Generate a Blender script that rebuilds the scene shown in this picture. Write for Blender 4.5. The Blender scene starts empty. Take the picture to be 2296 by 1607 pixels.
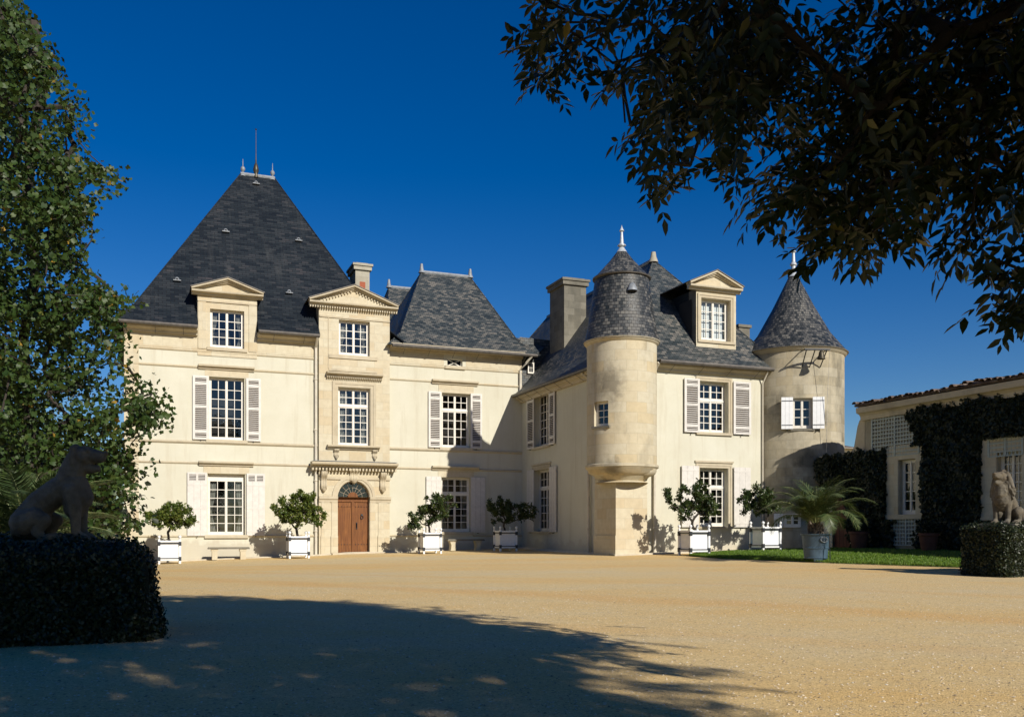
import bpy, math, random
import numpy as np
from mathutils import Matrix, Vector
R = math.radians
random.seed(7); rng = np.random.default_rng(11)
SC = bpy.context.scene; COL = SC.collection

# ---------------------------------------------------------------- camera, sky, sun, exposure
F, CX, HY, EYE = 2069.0, 1148.0, 1190.0, 1.0        # focal length, centre and horizon of the picture, in units of a 2296 wide picture; eye height
cam = bpy.data.cameras.new('camera'); co = bpy.data.objects.new('camera', cam); COL.objects.link(co)
cam.sensor_width = 36; cam.lens = 36 * F / 2296; cam.shift_y = (HY - 803.5) / 2296
cam.clip_start = .1; cam.clip_end = 6000
co.location = (0, 0, EYE); co.rotation_euler = (R(90), 0, 0); SC.camera = co
SUN = Vector((.585, -.811, .563)).normalized()      # towards the sun
EL = math.asin(SUN.z); AZ = math.atan2(SUN.x, SUN.y)
w = bpy.data.worlds.new('World'); SC.world = w; w.use_nodes = True
nt = w.node_tree; bg = nt.nodes['Background']
sky = nt.nodes.new('ShaderNodeTexSky'); sky.sky_type = 'NISHITA'; sky.sun_disc = False
sky.sun_elevation = EL; sky.sun_rotation = AZ; sky.altitude = 100; sky.air_density = 1.0; sky.dust_density = .1; sky.ozone_density = 4.0
hs = nt.nodes.new('ShaderNodeHueSaturation'); hs.inputs['Hue'].default_value = .514; hs.inputs['Saturation'].default_value = 1.41; hs.inputs['Value'].default_value = 1.36
nt.links.new(sky.outputs[0], hs.inputs['Color']); nt.links.new(hs.outputs[0], bg.inputs['Color'])
bg.inputs['Strength'].default_value = .05
sl = bpy.data.lights.new('sun', 'SUN'); sl.energy = 4.9; sl.angle = R(.53); sl.color = (1, .93, .82)
so = bpy.data.objects.new('sun', sl); COL.objects.link(so); so.rotation_euler = SUN.to_track_quat('Z', 'Y').to_euler()
SC.view_settings.view_transform = 'Standard'; SC.view_settings.look = 'None'; SC.view_settings.gamma = 1; SC.view_settings.exposure = 0.2
SC.cycles.max_bounces = 8; SC.cycles.transparent_max_bounces = 12; SC.cycles.caustics_reflective = False; SC.cycles.caustics_refractive = False

# ---------------------------------------------------------------- the house frame: x along the front, y into the house, z up
TH = R(21.34); CT, ST = math.cos(TH), math.sin(TH)
Y0 = 39.0; X0 = (793 - CX) / F * Y0
def W(x, y, z=0): return Vector((X0 + x * CT - y * ST, Y0 + x * ST + y * CT, z))
def on_y(px, py, k):                                 # where a sight line meets the plane y = k of the house: (x, z)
    rx = (px - CX) / F; s = (k - X0 * ST + Y0 * CT) / (-rx * ST + CT)
    return ((s * rx - X0) * CT + (s - Y0) * ST, EYE + s * (HY - py) / F)
def on_x(px, py, k):                                 # the same on a plane x = k: (y, z)
    rx = (px - CX) / F; s = (k + X0 * CT + Y0 * ST) / (rx * CT + ST)
    return (-(s * rx - X0) * ST + (s - Y0) * CT, EYE + s * (HY - py) / F)
XR = on_y(1170, 1227, 0)[0]; YF = on_x(1394, 1190, XR)[0]; XO = 15.2
def rect(a, b, c, d, k):                             # opening on the front plane y = k from its corners
    x0, z1 = on_y(a, b, k); x1, z0 = on_y(c, d, k); return x0, x1, z0, z1

# ---------------------------------------------------------------- ground heights, from where walls and pots meet the ground
_cp = []
def cp(x, y, z): v = W(x, y); _cp.append((v.x, v.y, z))
for px, py in ((280, 1263), (343, 1260), (520, 1252), (712, 1245), (793, 1238.5), (872, 1239), (1020, 1232), (1170, 1227.5)): x, z = on_y(px, py, 0); cp(x, 0, z)
for px, py in ((1250, 1235), (1326, 1240.4)): y, z = on_x(px, py, XR); cp(XR, y, z)
for px, py in ((1450, 1241), (1560, 1238), (1680, 1234.6)): x, z = on_y(px, py, YF); cp(x, YF, z)
for px, py in ((380, 1263.2), (668, 1251), (960, 1240.8), (1130, 1234.8)): x, z = on_y(px, py, -2.3); cp(x, -2.3, z)
for px, py in ((1555, 1244.8), (1715, 1235)): x, z = on_y(px, py, YF - 2.1); cp(x, YF - 2.1, z)
for px, py in ((1937, 1231), (2134, 1235)): y, z = on_x(px, py, XO); cp(XO, y, z)
_cp += [(10.4, 19.6, .02), (-3.2, 8.6, 0), (0, 0, 0), (5, 6, 0), (-6, 5, 0), (0, 14, .0), (5, 15, .02), (-7, 18, -.08), (14, 10, 0), (0, 25, .02), (0, -12, 0), (-14, 8, 0), (8.5, 25, .1)]
_P = np.array(_cp); _n = len(_P)
_A = np.zeros((_n + 3, _n + 3)); _A[:_n, :_n] = np.hypot(_P[:, None, 0] - _P[None, :, 0], _P[:, None, 1] - _P[None, :, 1])
_A[:_n, _n] = 1; _A[:_n, _n + 1:] = _P[:, :2]; _A[_n, :_n] = 1; _A[_n + 1:, :_n] = _P[:, :2].T
_C = np.linalg.solve(_A, np.r_[_P[:, 2], 0, 0, 0])
def gz(x, y):
    x = max(-22, min(26, x)); y = max(-14, min(46, y))
    return float(np.hypot(_P[:, 0] - x, _P[:, 1] - y) @ _C[:_n] + _C[_n] + _C[_n + 1] * x + _C[_n + 2] * y)
def on_ground(px, py):
    z = 0
    for _ in range(12):
        s = (z - EYE) * F / (HY - py); x, y = s * (px - CX) / F, s; z = .5 * z + .5 * gz(x, y)
    return Vector((x, y, gz(x, y)))

# ---------------------------------------------------------------- materials
def nm(name):
    m = bpy.data.materials.new(name); m.use_nodes = True
    return m, m.node_tree, m.node_tree.nodes['Principled BSDF']
def N(t, typ, **kw):
    n = t.nodes.new('ShaderNode' + typ)
    for k, v in kw.items():
        if hasattr(n, k): setattr(n, k, v)
        else: n.inputs[k.replace('_', ' ')].default_value = v
    return n
def L(t, a, b): t.links.new(a, b)
def rgba(c): return (c[0], c[1], c[2], 1)
def ramp(t, fac, stops, interp='LINEAR'):
    r = t.nodes.new('ShaderNodeValToRGB'); r.color_ramp.interpolation = interp
    e = r.color_ramp.elements
    while len(e) < len(stops): e.new(.5)
    for i, (p, c) in enumerate(stops): e[i].position = p; e[i].color = rgba(c) if hasattr(c, '__len__') else (c, c, c, 1)
    L(t, fac, r.inputs[0]); return r.outputs[0]
def mix(t, fac, a, b, mode='MIX'):
    m = t.nodes.new('ShaderNodeMix'); m.data_type = 'RGBA'; m.blend_type = mode
    for sock, v in ((m.inputs[0], fac), (m.inputs[6], a), (m.inputs[7], b)):
        if hasattr(v, 'is_output'): L(t, v, sock)
        else: sock.default_value = v if not hasattr(v, '__len__') else rgba(v)
    return m.outputs[2]
def math_(t, op, a, b=0.0):
    m = t.nodes.new('ShaderNodeMath'); m.operation = op
    for i, v in enumerate((a, b)):
        if hasattr(v, 'is_output'): L(t, v, m.inputs[i])
        else: m.inputs[i].default_value = v
    return m.outputs[0]
def noise(t, vec, scale, detail=4, rough=.55, stretch=None):
    if stretch:
        mp = N(t, 'Mapping'); mp.inputs['Scale'].default_value = stretch; L(t, vec, mp.inputs[0]); vec = mp.outputs[0]
    n = N(t, 'TexNoise'); n.inputs['Scale'].default_value = scale; n.inputs['Detail'].default_value = detail; n.inputs['Roughness'].default_value = rough
    L(t, vec, n.inputs['Vector']); return n.outputs['Fac']
def bump(t, p, h, strength=.3, dist=.02):
    b = N(t, 'Bump'); b.inputs['Strength'].default_value = strength; b.inputs['Distance'].default_value = dist
    L(t, h, b.inputs['Height']); L(t, b.outputs[0], p.inputs['Normal'])
def objc(t): return N(t, 'TexCoord').outputs['Object']
def plain(name, c, rough=.6, var=.15, scale=6, bmp=.0, metal=0, spec=.5):
    m, t, p = nm(name); o = objc(t); n = noise(t, o, scale)
    L(t, ramp(t, n, [(.25, [a * (1 - var) for a in c]), (.75, [min(1, a * (1 + var)) for a in c])]), p.inputs['Base Color'])
    p.inputs['Roughness'].default_value = rough; p.inputs['Metallic'].default_value = metal; p.inputs['Specular IOR Level'].default_value = spec
    if bmp: bump(t, p, noise(t, o, scale * 6), bmp, .01)
    return m
def cells(t, uv, bw, bh):                              # running bond: a random value per block and the brick joint mask
    sep = N(t, 'SeparateXYZ'); L(t, uv, sep.inputs[0])
    row = math_(t, 'FLOOR', math_(t, 'DIVIDE', sep.outputs[1], bh))
    u = math_(t, 'ADD', math_(t, 'DIVIDE', sep.outputs[0], bw), math_(t, 'MULTIPLY', math_(t, 'MODULO', row, 2), .5))
    cell = math_(t, 'FLOOR', u)
    cb = N(t, 'CombineXYZ'); L(t, cell, cb.inputs[0]); L(t, row, cb.inputs[1])
    wn = N(t, 'TexWhiteNoise'); L(t, cb.outputs[0], wn.inputs['Vector'])
    fu = math_(t, 'FRACT', u); fv = math_(t, 'FRACT', math_(t, 'DIVIDE', sep.outputs[1], bh))
    du = math_(t, 'MULTIPLY', math_(t, 'MINIMUM', fu, math_(t, 'SUBTRACT', 1, fu)), bw)
    dv = math_(t, 'MULTIPLY', math_(t, 'MINIMUM', fv, math_(t, 'SUBTRACT', 1, fv)), bh)
    return wn.outputs['Value'], math_(t, 'MINIMUM', du, dv), fv
def slate(name, stops, rough=.5, bw=.24, bh=.14, spec=.35, tilt=0):
    m, t, p = nm(name); uv = N(t, 'TexCoord').outputs['UV']
    wob = noise(t, uv, 3.0, 2)
    val, d, fv = cells(t, uv, bw, bh)
    v2 = math_(t, 'ADD', math_(t, 'MULTIPLY', val, .7), math_(t, 'MULTIPLY', math_(t, 'SUBTRACT', noise(t, uv, .55, 3), .31), .75))
    c = ramp(t, v2, stops)
    c = mix(t, math_(t, 'MULTIPLY', math_(t, 'LESS_THAN', d, .010), .85), c, (.006, .006, .008))
    c = mix(t, math_(t, 'MULTIPLY', ramp(t, noise(t, uv, 1.2, 5, .7, (1.6, .25, 1)), [(.55, 0), (.8, 1)]), .22), c, (.13, .13, .125))
    L(t, c, p.inputs['Base Color'])
    L(t, ramp(t, val, [(0, rough - .14), (1, rough + .16)]), p.inputs['Roughness']); p.inputs['Specular IOR Level'].default_value = spec
    h = math_(t, 'ADD', math_(t, 'MULTIPLY', math_(t, 'SUBTRACT', 1, fv), .8), math_(t, 'MULTIPLY', val, .5))
    bump(t, p, math_(t, 'ADD', h, math_(t, 'MULTIPLY', noise(t, uv, 30, 3), .5)), .7, .02)
    return m
def stone(name, ca, cb_, stain=.25, bw=.72, bh=.36, uvmap=False, joint=.35, dark=(.09, .085, .07), spots=()):
    m, t, p = nm(name)
    if uvmap: uv = N(t, 'TexCoord').outputs['UV']; o = objc(t)
    else:
        o = objc(t); s = N(t, 'SeparateXYZ'); L(t, o, s.inputs[0]); c3 = N(t, 'CombineXYZ')
        L(t, math_(t, 'ADD', s.outputs[0], s.outputs[1]), c3.inputs[0]); L(t, s.outputs[2], c3.inputs[1]); uv = c3.outputs[0]
    val, d, fv = cells(t, uv, bw, bh)
    c = ramp(t, val, [(0, ca), (.75, [(a + b) / 2 for a, b in zip(ca, cb_)]), (1, cb_)])
    c = mix(t, ramp(t, noise(t, o, 5, 6), [(.35, 0), (.7, .35)]), c, [a * .72 for a in cb_])
    c = mix(t, math_(t, 'MULTIPLY', math_(t, 'LESS_THAN', d, .009), joint), c, [a * .62 for a in ca])
    st = ramp(t, noise(t, o, .9, 6, .65, (1, 1, .45)), [(.66 - stain * .38, 0), (.86 - stain * .25, 1)])
    c = mix(t, math_(t, 'MULTIPLY', math_(t, 'MULTIPLY', st, min(1, .3 + stain)), ramp(t, val, [(0, .45), (1, 1)])), c, dark)
    for (dx_, dy_, zc, rw, rh) in spots:                     # old water stains with a ragged outline
        vm = N(t, 'VectorMath'); vm.operation = 'DISTANCE'; mp = N(t, 'Mapping'); mp.vector_type = 'POINT'
        mp.inputs['Scale'].default_value = (1 / rw, 1 / rw, 1 / rh); L(t, o, mp.inputs[0]); L(t, mp.outputs[0], vm.inputs[0]); vm.inputs[1].default_value = ((XR + dx_) / rw, (YF + dy_) / rw, zc / rh)
        g_ = math_(t, 'ADD', vm.outputs['Value'], math_(t, 'MULTIPLY', math_(t, 'SUBTRACT', noise(t, o, 3.5, 7, .7), .5), 1.6))
        c = mix(t, math_(t, 'MULTIPLY', ramp(t, g_, [(.35, .85), (1.0, 0)]), ramp(t, val, [(0, .5), (1, 1)])), c, dark)
    L(t, c, p.inputs['Base Color']); p.inputs['Roughness'].default_value = .85; p.inputs['Specular IOR Level'].default_value = .2
    bump(t, p, math_(t, 'ADD', noise(t, o, 22, 5), math_(t, 'MULTIPLY', math_(t, 'LESS_THAN', d, .008), -.8)), .35, .01)
    return m
def stucco():
    m, t, p = nm('cream_render'); o = objc(t)
    c = ramp(t, noise(t, o, .6, 6, .65), [(.3, (.525, .505, .40)), (.7, (.59, .575, .475))])
    c = mix(t, ramp(t, noise(t, o, 1.4, 6, .7, (2.2, 2.2, .16)), [(.53, 0), (.76, .5)]), c, (.40, .345, .24))
    c = mix(t, ramp(t, noise(t, o, 14, 5, .7), [(.5, 0), (.8, .16)]), c, (.42, .37, .27))
    s = N(t, 'SeparateXYZ'); L(t, o, s.inputs[0])          # damp foot of the wall
    foot = math_(t, 'ADD', s.outputs[2], math_(t, 'MULTIPLY', noise(t, o, 2.5, 5), -.9))
    c = mix(t, ramp(t, foot, [(.0, .55), (.12, 0)]), c, (.45, .40, .31))
    L(t, c, p.inputs['Base Color']); p.inputs['Roughness'].default_value = .9; p.inputs['Specular IOR Level'].default_value = .15
    bump(t, p, noise(t, o, 40, 5), .25, .008); return m
def leafmat(name, a, b, c=None, trans=.25, rough=.5, rare=None):
    m, t, p = nm(name); g = N(t, 'NewGeometry')
    stops = [(0, a), (.6, b), (.93, c or b)]
    if rare: stops += [(.987, c or b), (.996, rare)]
    col = ramp(t, g.outputs['Random Per Island'], stops)
    L(t, col, p.inputs['Base Color']); p.inputs['Roughness'].default_value = rough; p.inputs['Specular IOR Level'].default_value = .35
    if trans:
        tr = N(t, 'BsdfTranslucent'); ms = N(t, 'MixShader'); ms.inputs[0].default_value = trans
        L(t, mix(t, .35, col, (.16, .2, .02)), tr.inputs[0]); L(t, p.outputs[0], ms.inputs[1]); L(t, tr.outputs[0], ms.inputs[2])
        L(t, ms.outputs[0], t.nodes['Material Output'].inputs['Surface'])
    return m
M = {}
M['stucco'] = stucco()
M['stone'] = stone('dressed_stone', (.56, .515, .39), (.52, .435, .29), .12)
M['trim'] = stone('moulded_stone', (.52, .465, .345), (.47, .40, .28), .34, 1.4, 5, joint=.1, dark=(.15, .135, .105))
M['turret'] = stone('turret_stone', (.53, .485, .365), (.52, .43, .27), .34, .8, .36, True, dark=(.10, .09, .07), spots=((-.95, -.9, 6.1, .62, .85), (-.9, -.9, 3.15, .5, .5)))
M['tower'] = stone('tower_stone', (.47, .425, .32), (.44, .375, .25), .66, .75, .34, True, joint=.45, dark=(.085, .082, .066), spots=((6.6, -.35, 5.75, .75, .75), (6.75, -.5, 4.6, .5, .5), (7.3, -1.3, 3.55, .8, .55), (6.9, -.9, 2.4, .9, .8), (7.7, -1.35, 5.2, .3, .5)))
M['greystone'] = stone('weathered_stone', (.22, .205, .165), (.16, .148, .115), .5, .6, .3, joint=.5, dark=(.07, .07, .06))
M['slate_dark'] = slate('dark_slate', [(.1, (.008, .012, .017)), (.5, (.014, .020, .026)), (.8, (.024, .029, .035)), (1, (.045, .043, .048))], .62, .30, .12, .2)
M['slate'] = slate('mixed_slate', [(.1, (.024, .033, .037)), (.35, (.044, .055, .058)), (.58, (.078, .084, .082)), (.8, (.13, .125, .112)), (1, (.185, .172, .15))], .58, .2, .12)
M['slate_turret'] = slate('turret_slate', [(.1, (.020, .025, .026)), (.4, (.05, .054, .055)), (.65, (.095, .094, .088)), (1, (.175, .168, .148))], .48, .15, .115, tilt=1)
M['lead'] = plain('lead_sheet', (.22, .24, .26), .55, .35, 8, metal=.1)
M['zincwhite'] = plain('pale_zinc', (.45, .48, .5), .45, .25, 12, metal=.2)
M['louvre'] = plain('gap_shade_and_groove', (.075, .055, .04), .9, .2, 8)  # brown painted as shade in the slat gaps; also board grooves
M['zinc'] = plain('zinc_gutter', (.10, .09, .078), .5, .35, 5, metal=.3)
M['white'] = plain('white_paint', (.74, .75, .75), .45, .06, 9)
M['winwhite'] = plain('window_paint', (.68, .65, .58), .4, .1, 9)
M['shutter'] = plain('shutter_paint', (.59, .565, .52), .5, .1, 7)
M['pipe'] = plain('painted_pipe', (.55, .51, .42), .5, .15, 4)
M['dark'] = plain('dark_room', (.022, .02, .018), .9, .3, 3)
M['curtain'] = plain('curtain_cloth', (.34, .33, .30), .9, .15, 12)
M['iron'] = plain('black_iron', (.02, .024, .03), .4, .3, 12)
M['brick'] = stone('red_brick', (.42, .13, .07), (.33, .1, .055), .1, .22, .07, joint=.8)
M['bronze'] = plain('bronze', (.07, .06, .04), .45, .4, 10, metal=.6)
M['earth'] = plain('potting_soil', (.05, .035, .022), .95, .3, 20)
M['bark'] = plain('grey_bark', (.10, .08, .06), .9, .4, 9, .6)
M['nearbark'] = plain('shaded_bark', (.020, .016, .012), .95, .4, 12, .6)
M['darkbark'] = plain('dark_bark', (.035, .028, .021), .9, .4, 9, .6)
M['shaderender'] = stone('shade_darkened_render', (.38, .35, .27), (.33, .3, .22), .45, 1.1, .4, joint=.2, dark=(.12, .11, .08))  # stained render, its colour darkened to deepen the outbuilding wall's shade
M['greenpaint'] = plain('trellis_paint', (.36, .41, .38), .6, .15, 9)
M['blue'] = None
def wood():
    m, t, p = nm('oak_door'); o = objc(t)
    n = noise(t, o, 3, 6, .6, (9, 9, .6))
    c = ramp(t, n, [(.3, (.10, .036, .010)), (.55, (.185, .07, .018)), (.75, (.27, .115, .034))])
    c = mix(t, ramp(t, noise(t, o, 1.4, 4), [(.45, 0), (.8, .6)]), c, (.12, .04, .015))
    L(t, c, p.inputs['Base Color']); p.inputs['Roughness'].default_value = .6; p.inputs['Specular IOR Level'].default_value = .25; bump(t, p, n, .2, .006); return m
M['wood'] = wood()
def glass():
    m, t, p = nm('window_glass'); t.nodes.remove(p)
    g = N(t, 'BsdfGlossy'); g.inputs['Roughness'].default_value = .015; tr = N(t, 'BsdfTransparent'); tr.inputs[0].default_value = (.86, .9, .9, 1)
    f = N(t, 'Fresnel'); f.inputs['IOR'].default_value = 1.6
    o = objc(t); b = N(t, 'Bump'); b.inputs['Strength'].default_value = .12; b.inputs['Distance'].default_value = .02; L(t, noise(t, o, 2.2, 2), b.inputs['Height']); L(t, b.outputs[0], g.inputs['Normal'])
    ms = N(t, 'MixShader'); L(t, math_(t, 'ADD', math_(t, 'MULTIPLY', f.outputs[0], 1.15), .025), ms.inputs[0]); L(t, tr.outputs[0], ms.inputs[1]); L(t, g.outputs[0], ms.inputs[2])
    L(t, ms.outputs[0], t.nodes['Material Output'].inputs['Surface']); return m
M['glass'] = glass()
def gravel():
    m, t, p = nm('gravel'); o = objc(t)
    big = noise(t, o, .16, 5, .6, (.5, 1.6, 1)); mid = noise(t, o, 1.1, 6, .65)
    c = ramp(t, math_(t, 'ADD', math_(t, 'MULTIPLY', big, .7), math_(t, 'MULTIPLY', mid, .3)), [(.36, (.64, .52, .31)), (.5, (.68, .51, .255)), (.64, (.70, .47, .19))])
    sp = N(t, 'SeparateXYZ'); L(t, o, sp.inputs[0])              # wheel tracks: swept ruddy bands across the court
    for (ax, ay, bx, by, wd, k) in ((-7.5, 20.9, 5.7, 10.4, .75, .8), (-9, 25.5, 9, 13.5, .5, .45), (-8, 29, 4, 25.5, 1.0, .5), (-3, 11.5, 6.5, 6.0, .4, .35)):
        ln = math.hypot(bx - ax, by - ay); nx_, ny_ = -(by - ay) / ln, (bx - ax) / ln
        dd = math_(t, 'ADD', math_(t, 'ADD', math_(t, 'MULTIPLY', sp.outputs[0], nx_), math_(t, 'MULTIPLY', sp.outputs[1], ny_)), -(ax * nx_ + ay * ny_))
        dd = math_(t, 'ADD', math_(t, 'ABSOLUTE', math_(t, 'ADD', dd, math_(t, 'MULTIPLY', math_(t, 'SUBTRACT', noise(t, o, .22, 3), .5), 2.2))), math_(t, 'MULTIPLY', math_(t, 'SUBTRACT', mid, .5), .7))
        c = mix(t, math_(t, 'MULTIPLY', ramp(t, math_(t, 'DIVIDE', dd, wd * 2), [(.1, 1), (.5, 0)]), k * .8), c, (.68, .43, .17))
    v = N(t, 'TexVoronoi'); v.inputs['Scale'].default_value = 85; L(t, o, v.inputs['Vector'])
    s = N(t, 'SeparateColor'); L(t, v.outputs['Color'], s.inputs[0])
    c = mix(t, .8, c, ramp(t, s.outputs[0], [(.0, (.35, .33, .30)), (.12, (.78, .78, .78)), (.8, (1, 1, 1)), (1, (1.25, 1.25, 1.25))]), 'MULTIPLY')
    v2 = N(t, 'TexVoronoi'); v2.inputs['Scale'].default_value = 24; L(t, o, v2.inputs['Vector'])
    s2 = N(t, 'SeparateColor'); L(t, v2.outputs['Color'], s2.inputs[0])
    c = mix(t, math_(t, 'MULTIPLY', math_(t, 'GREATER_THAN', s2.outputs[1], .80), math_(t, 'LESS_THAN', v2.outputs['Distance'], .30)), c, ramp(t, s2.outputs[0], [(0, (.22, .16, .10)), (.5, (.45, .33, .2)), (1, (.80, .72, .56))]))
    c = mix(t, ramp(t, noise(t, o, 7, 5, .75), [(.5, 0), (.8, .35)]), c, (.42, .32, .19))
    L(t, c, p.inputs['Base Color']); p.inputs['Roughness'].default_value = .95; p.inputs['Specular IOR Level'].default_value = .1
    h = math_(t, 'ADD', math_(t, 'MULTIPLY', v.outputs['Distance'], -.6), math_(t, 'MULTIPLY', noise(t, o, 30, 5, .8), .7))
    bump(t, p, h, .45, .012); return m
M['gravel'] = gravel()
def lawn():
    m, t, p = nm('lawn_turf'); o = objc(t)
    L(t, ramp(t, noise(t, o, 3, 6, .7), [(.3, (.05, .10, .012)), (.6, (.085, .16, .02)), (.8, (.13, .19, .03))]), p.inputs['Base Color'])
    p.inputs['Roughness'].default_value = .9; bump(t, p, noise(t, o, 60, 4), .8, .03); return m
M['lawn'] = lawn()
M['blade'] = leafmat('grass_blade', (.075, .15, .012), (.11, .21, .018), (.19, .26, .04), .3)
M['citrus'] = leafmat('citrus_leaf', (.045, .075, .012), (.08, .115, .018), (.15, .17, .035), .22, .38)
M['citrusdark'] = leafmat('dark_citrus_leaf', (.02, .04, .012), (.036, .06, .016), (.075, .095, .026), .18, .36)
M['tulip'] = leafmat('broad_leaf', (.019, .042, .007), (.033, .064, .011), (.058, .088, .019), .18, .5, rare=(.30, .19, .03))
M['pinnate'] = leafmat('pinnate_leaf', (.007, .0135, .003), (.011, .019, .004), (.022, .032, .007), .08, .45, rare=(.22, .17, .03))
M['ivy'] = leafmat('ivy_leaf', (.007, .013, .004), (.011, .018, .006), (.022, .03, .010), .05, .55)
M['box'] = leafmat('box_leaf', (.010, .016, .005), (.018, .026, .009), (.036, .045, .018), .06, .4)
M['palm'] = leafmat('palm_leaflet', (.045, .075, .025), (.075, .11, .04), (.13, .15, .055), .2, .4)
M['palmdark'] = leafmat('shade_palm_leaflet', (.05, .085, .03), (.08, .12, .045), (.13, .16, .06), .25, .4)
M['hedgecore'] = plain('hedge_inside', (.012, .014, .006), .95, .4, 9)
M['fargreen'] = leafmat('yellow_green_leaf', (.09, .13, .02), (.14, .18, .03), (.2, .22, .05), .25)
def potblue():
    m, t, p = nm('blue_pot'); o = objc(t)
    c = ramp(t, noise(t, o, 5, 6, .65, (1, 1, .5)), [(.3, (.032, .062, .095)), (.65, (.06, .105, .15)), (.85, (.13, .165, .185))])
    L(t, c, p.inputs['Base Color']); p.inputs['Roughness'].default_value = .5; bump(t, p, noise(t, o, 20, 4), .2, .01); return m
M['blue'] = potblue()
M['terracotta'] = plain('terracotta', (.10, .036, .02), .85, .25, 6, .2)
def lionstone():
    m, t, p = nm('mossy_stone'); o = objc(t)
    c = ramp(t, noise(t, o, 4, 6, .7), [(.3, (.05, .042, .03)), (.5, (.11, .097, .072)), (.7, (.19, .175, .14))])
    c = mix(t, ramp(t, noise(t, o, 2.1, 5), [(.45, 0), (.65, .75)]), c, (.10, .072, .036))
    c = mix(t, ramp(t, noise(t, o, 9, 5, .7), [(.5, 0), (.72, .7)]), c, (.06, .055, .045))
    L(t, c, p.inputs['Base Color']); p.inputs['Roughness'].default_value = .9; bump(t, p, noise(t, o, 28, 5), .5, .012); return m
M['lion'] = lionstone()
def rooftile():
    m, t, p = nm('clay_roof_tile'); o = objc(t)
    L(t, ramp(t, noise(t, o, 5, 6, .7), [(.3, (.045, .032, .024)), (.5, (.11, .075, .055)), (.7, (.22, .18, .14))]), p.inputs['Base Color'])
    p.inputs['Roughness'].default_value = .9; bump(t, p, noise(t, o, 25, 4), .4, .01); return m
M['tile'] = rooftile()
M['paving'] = plain('pale_kerb', (.5, .44, .33), .9, .2, 4, .3)

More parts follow.
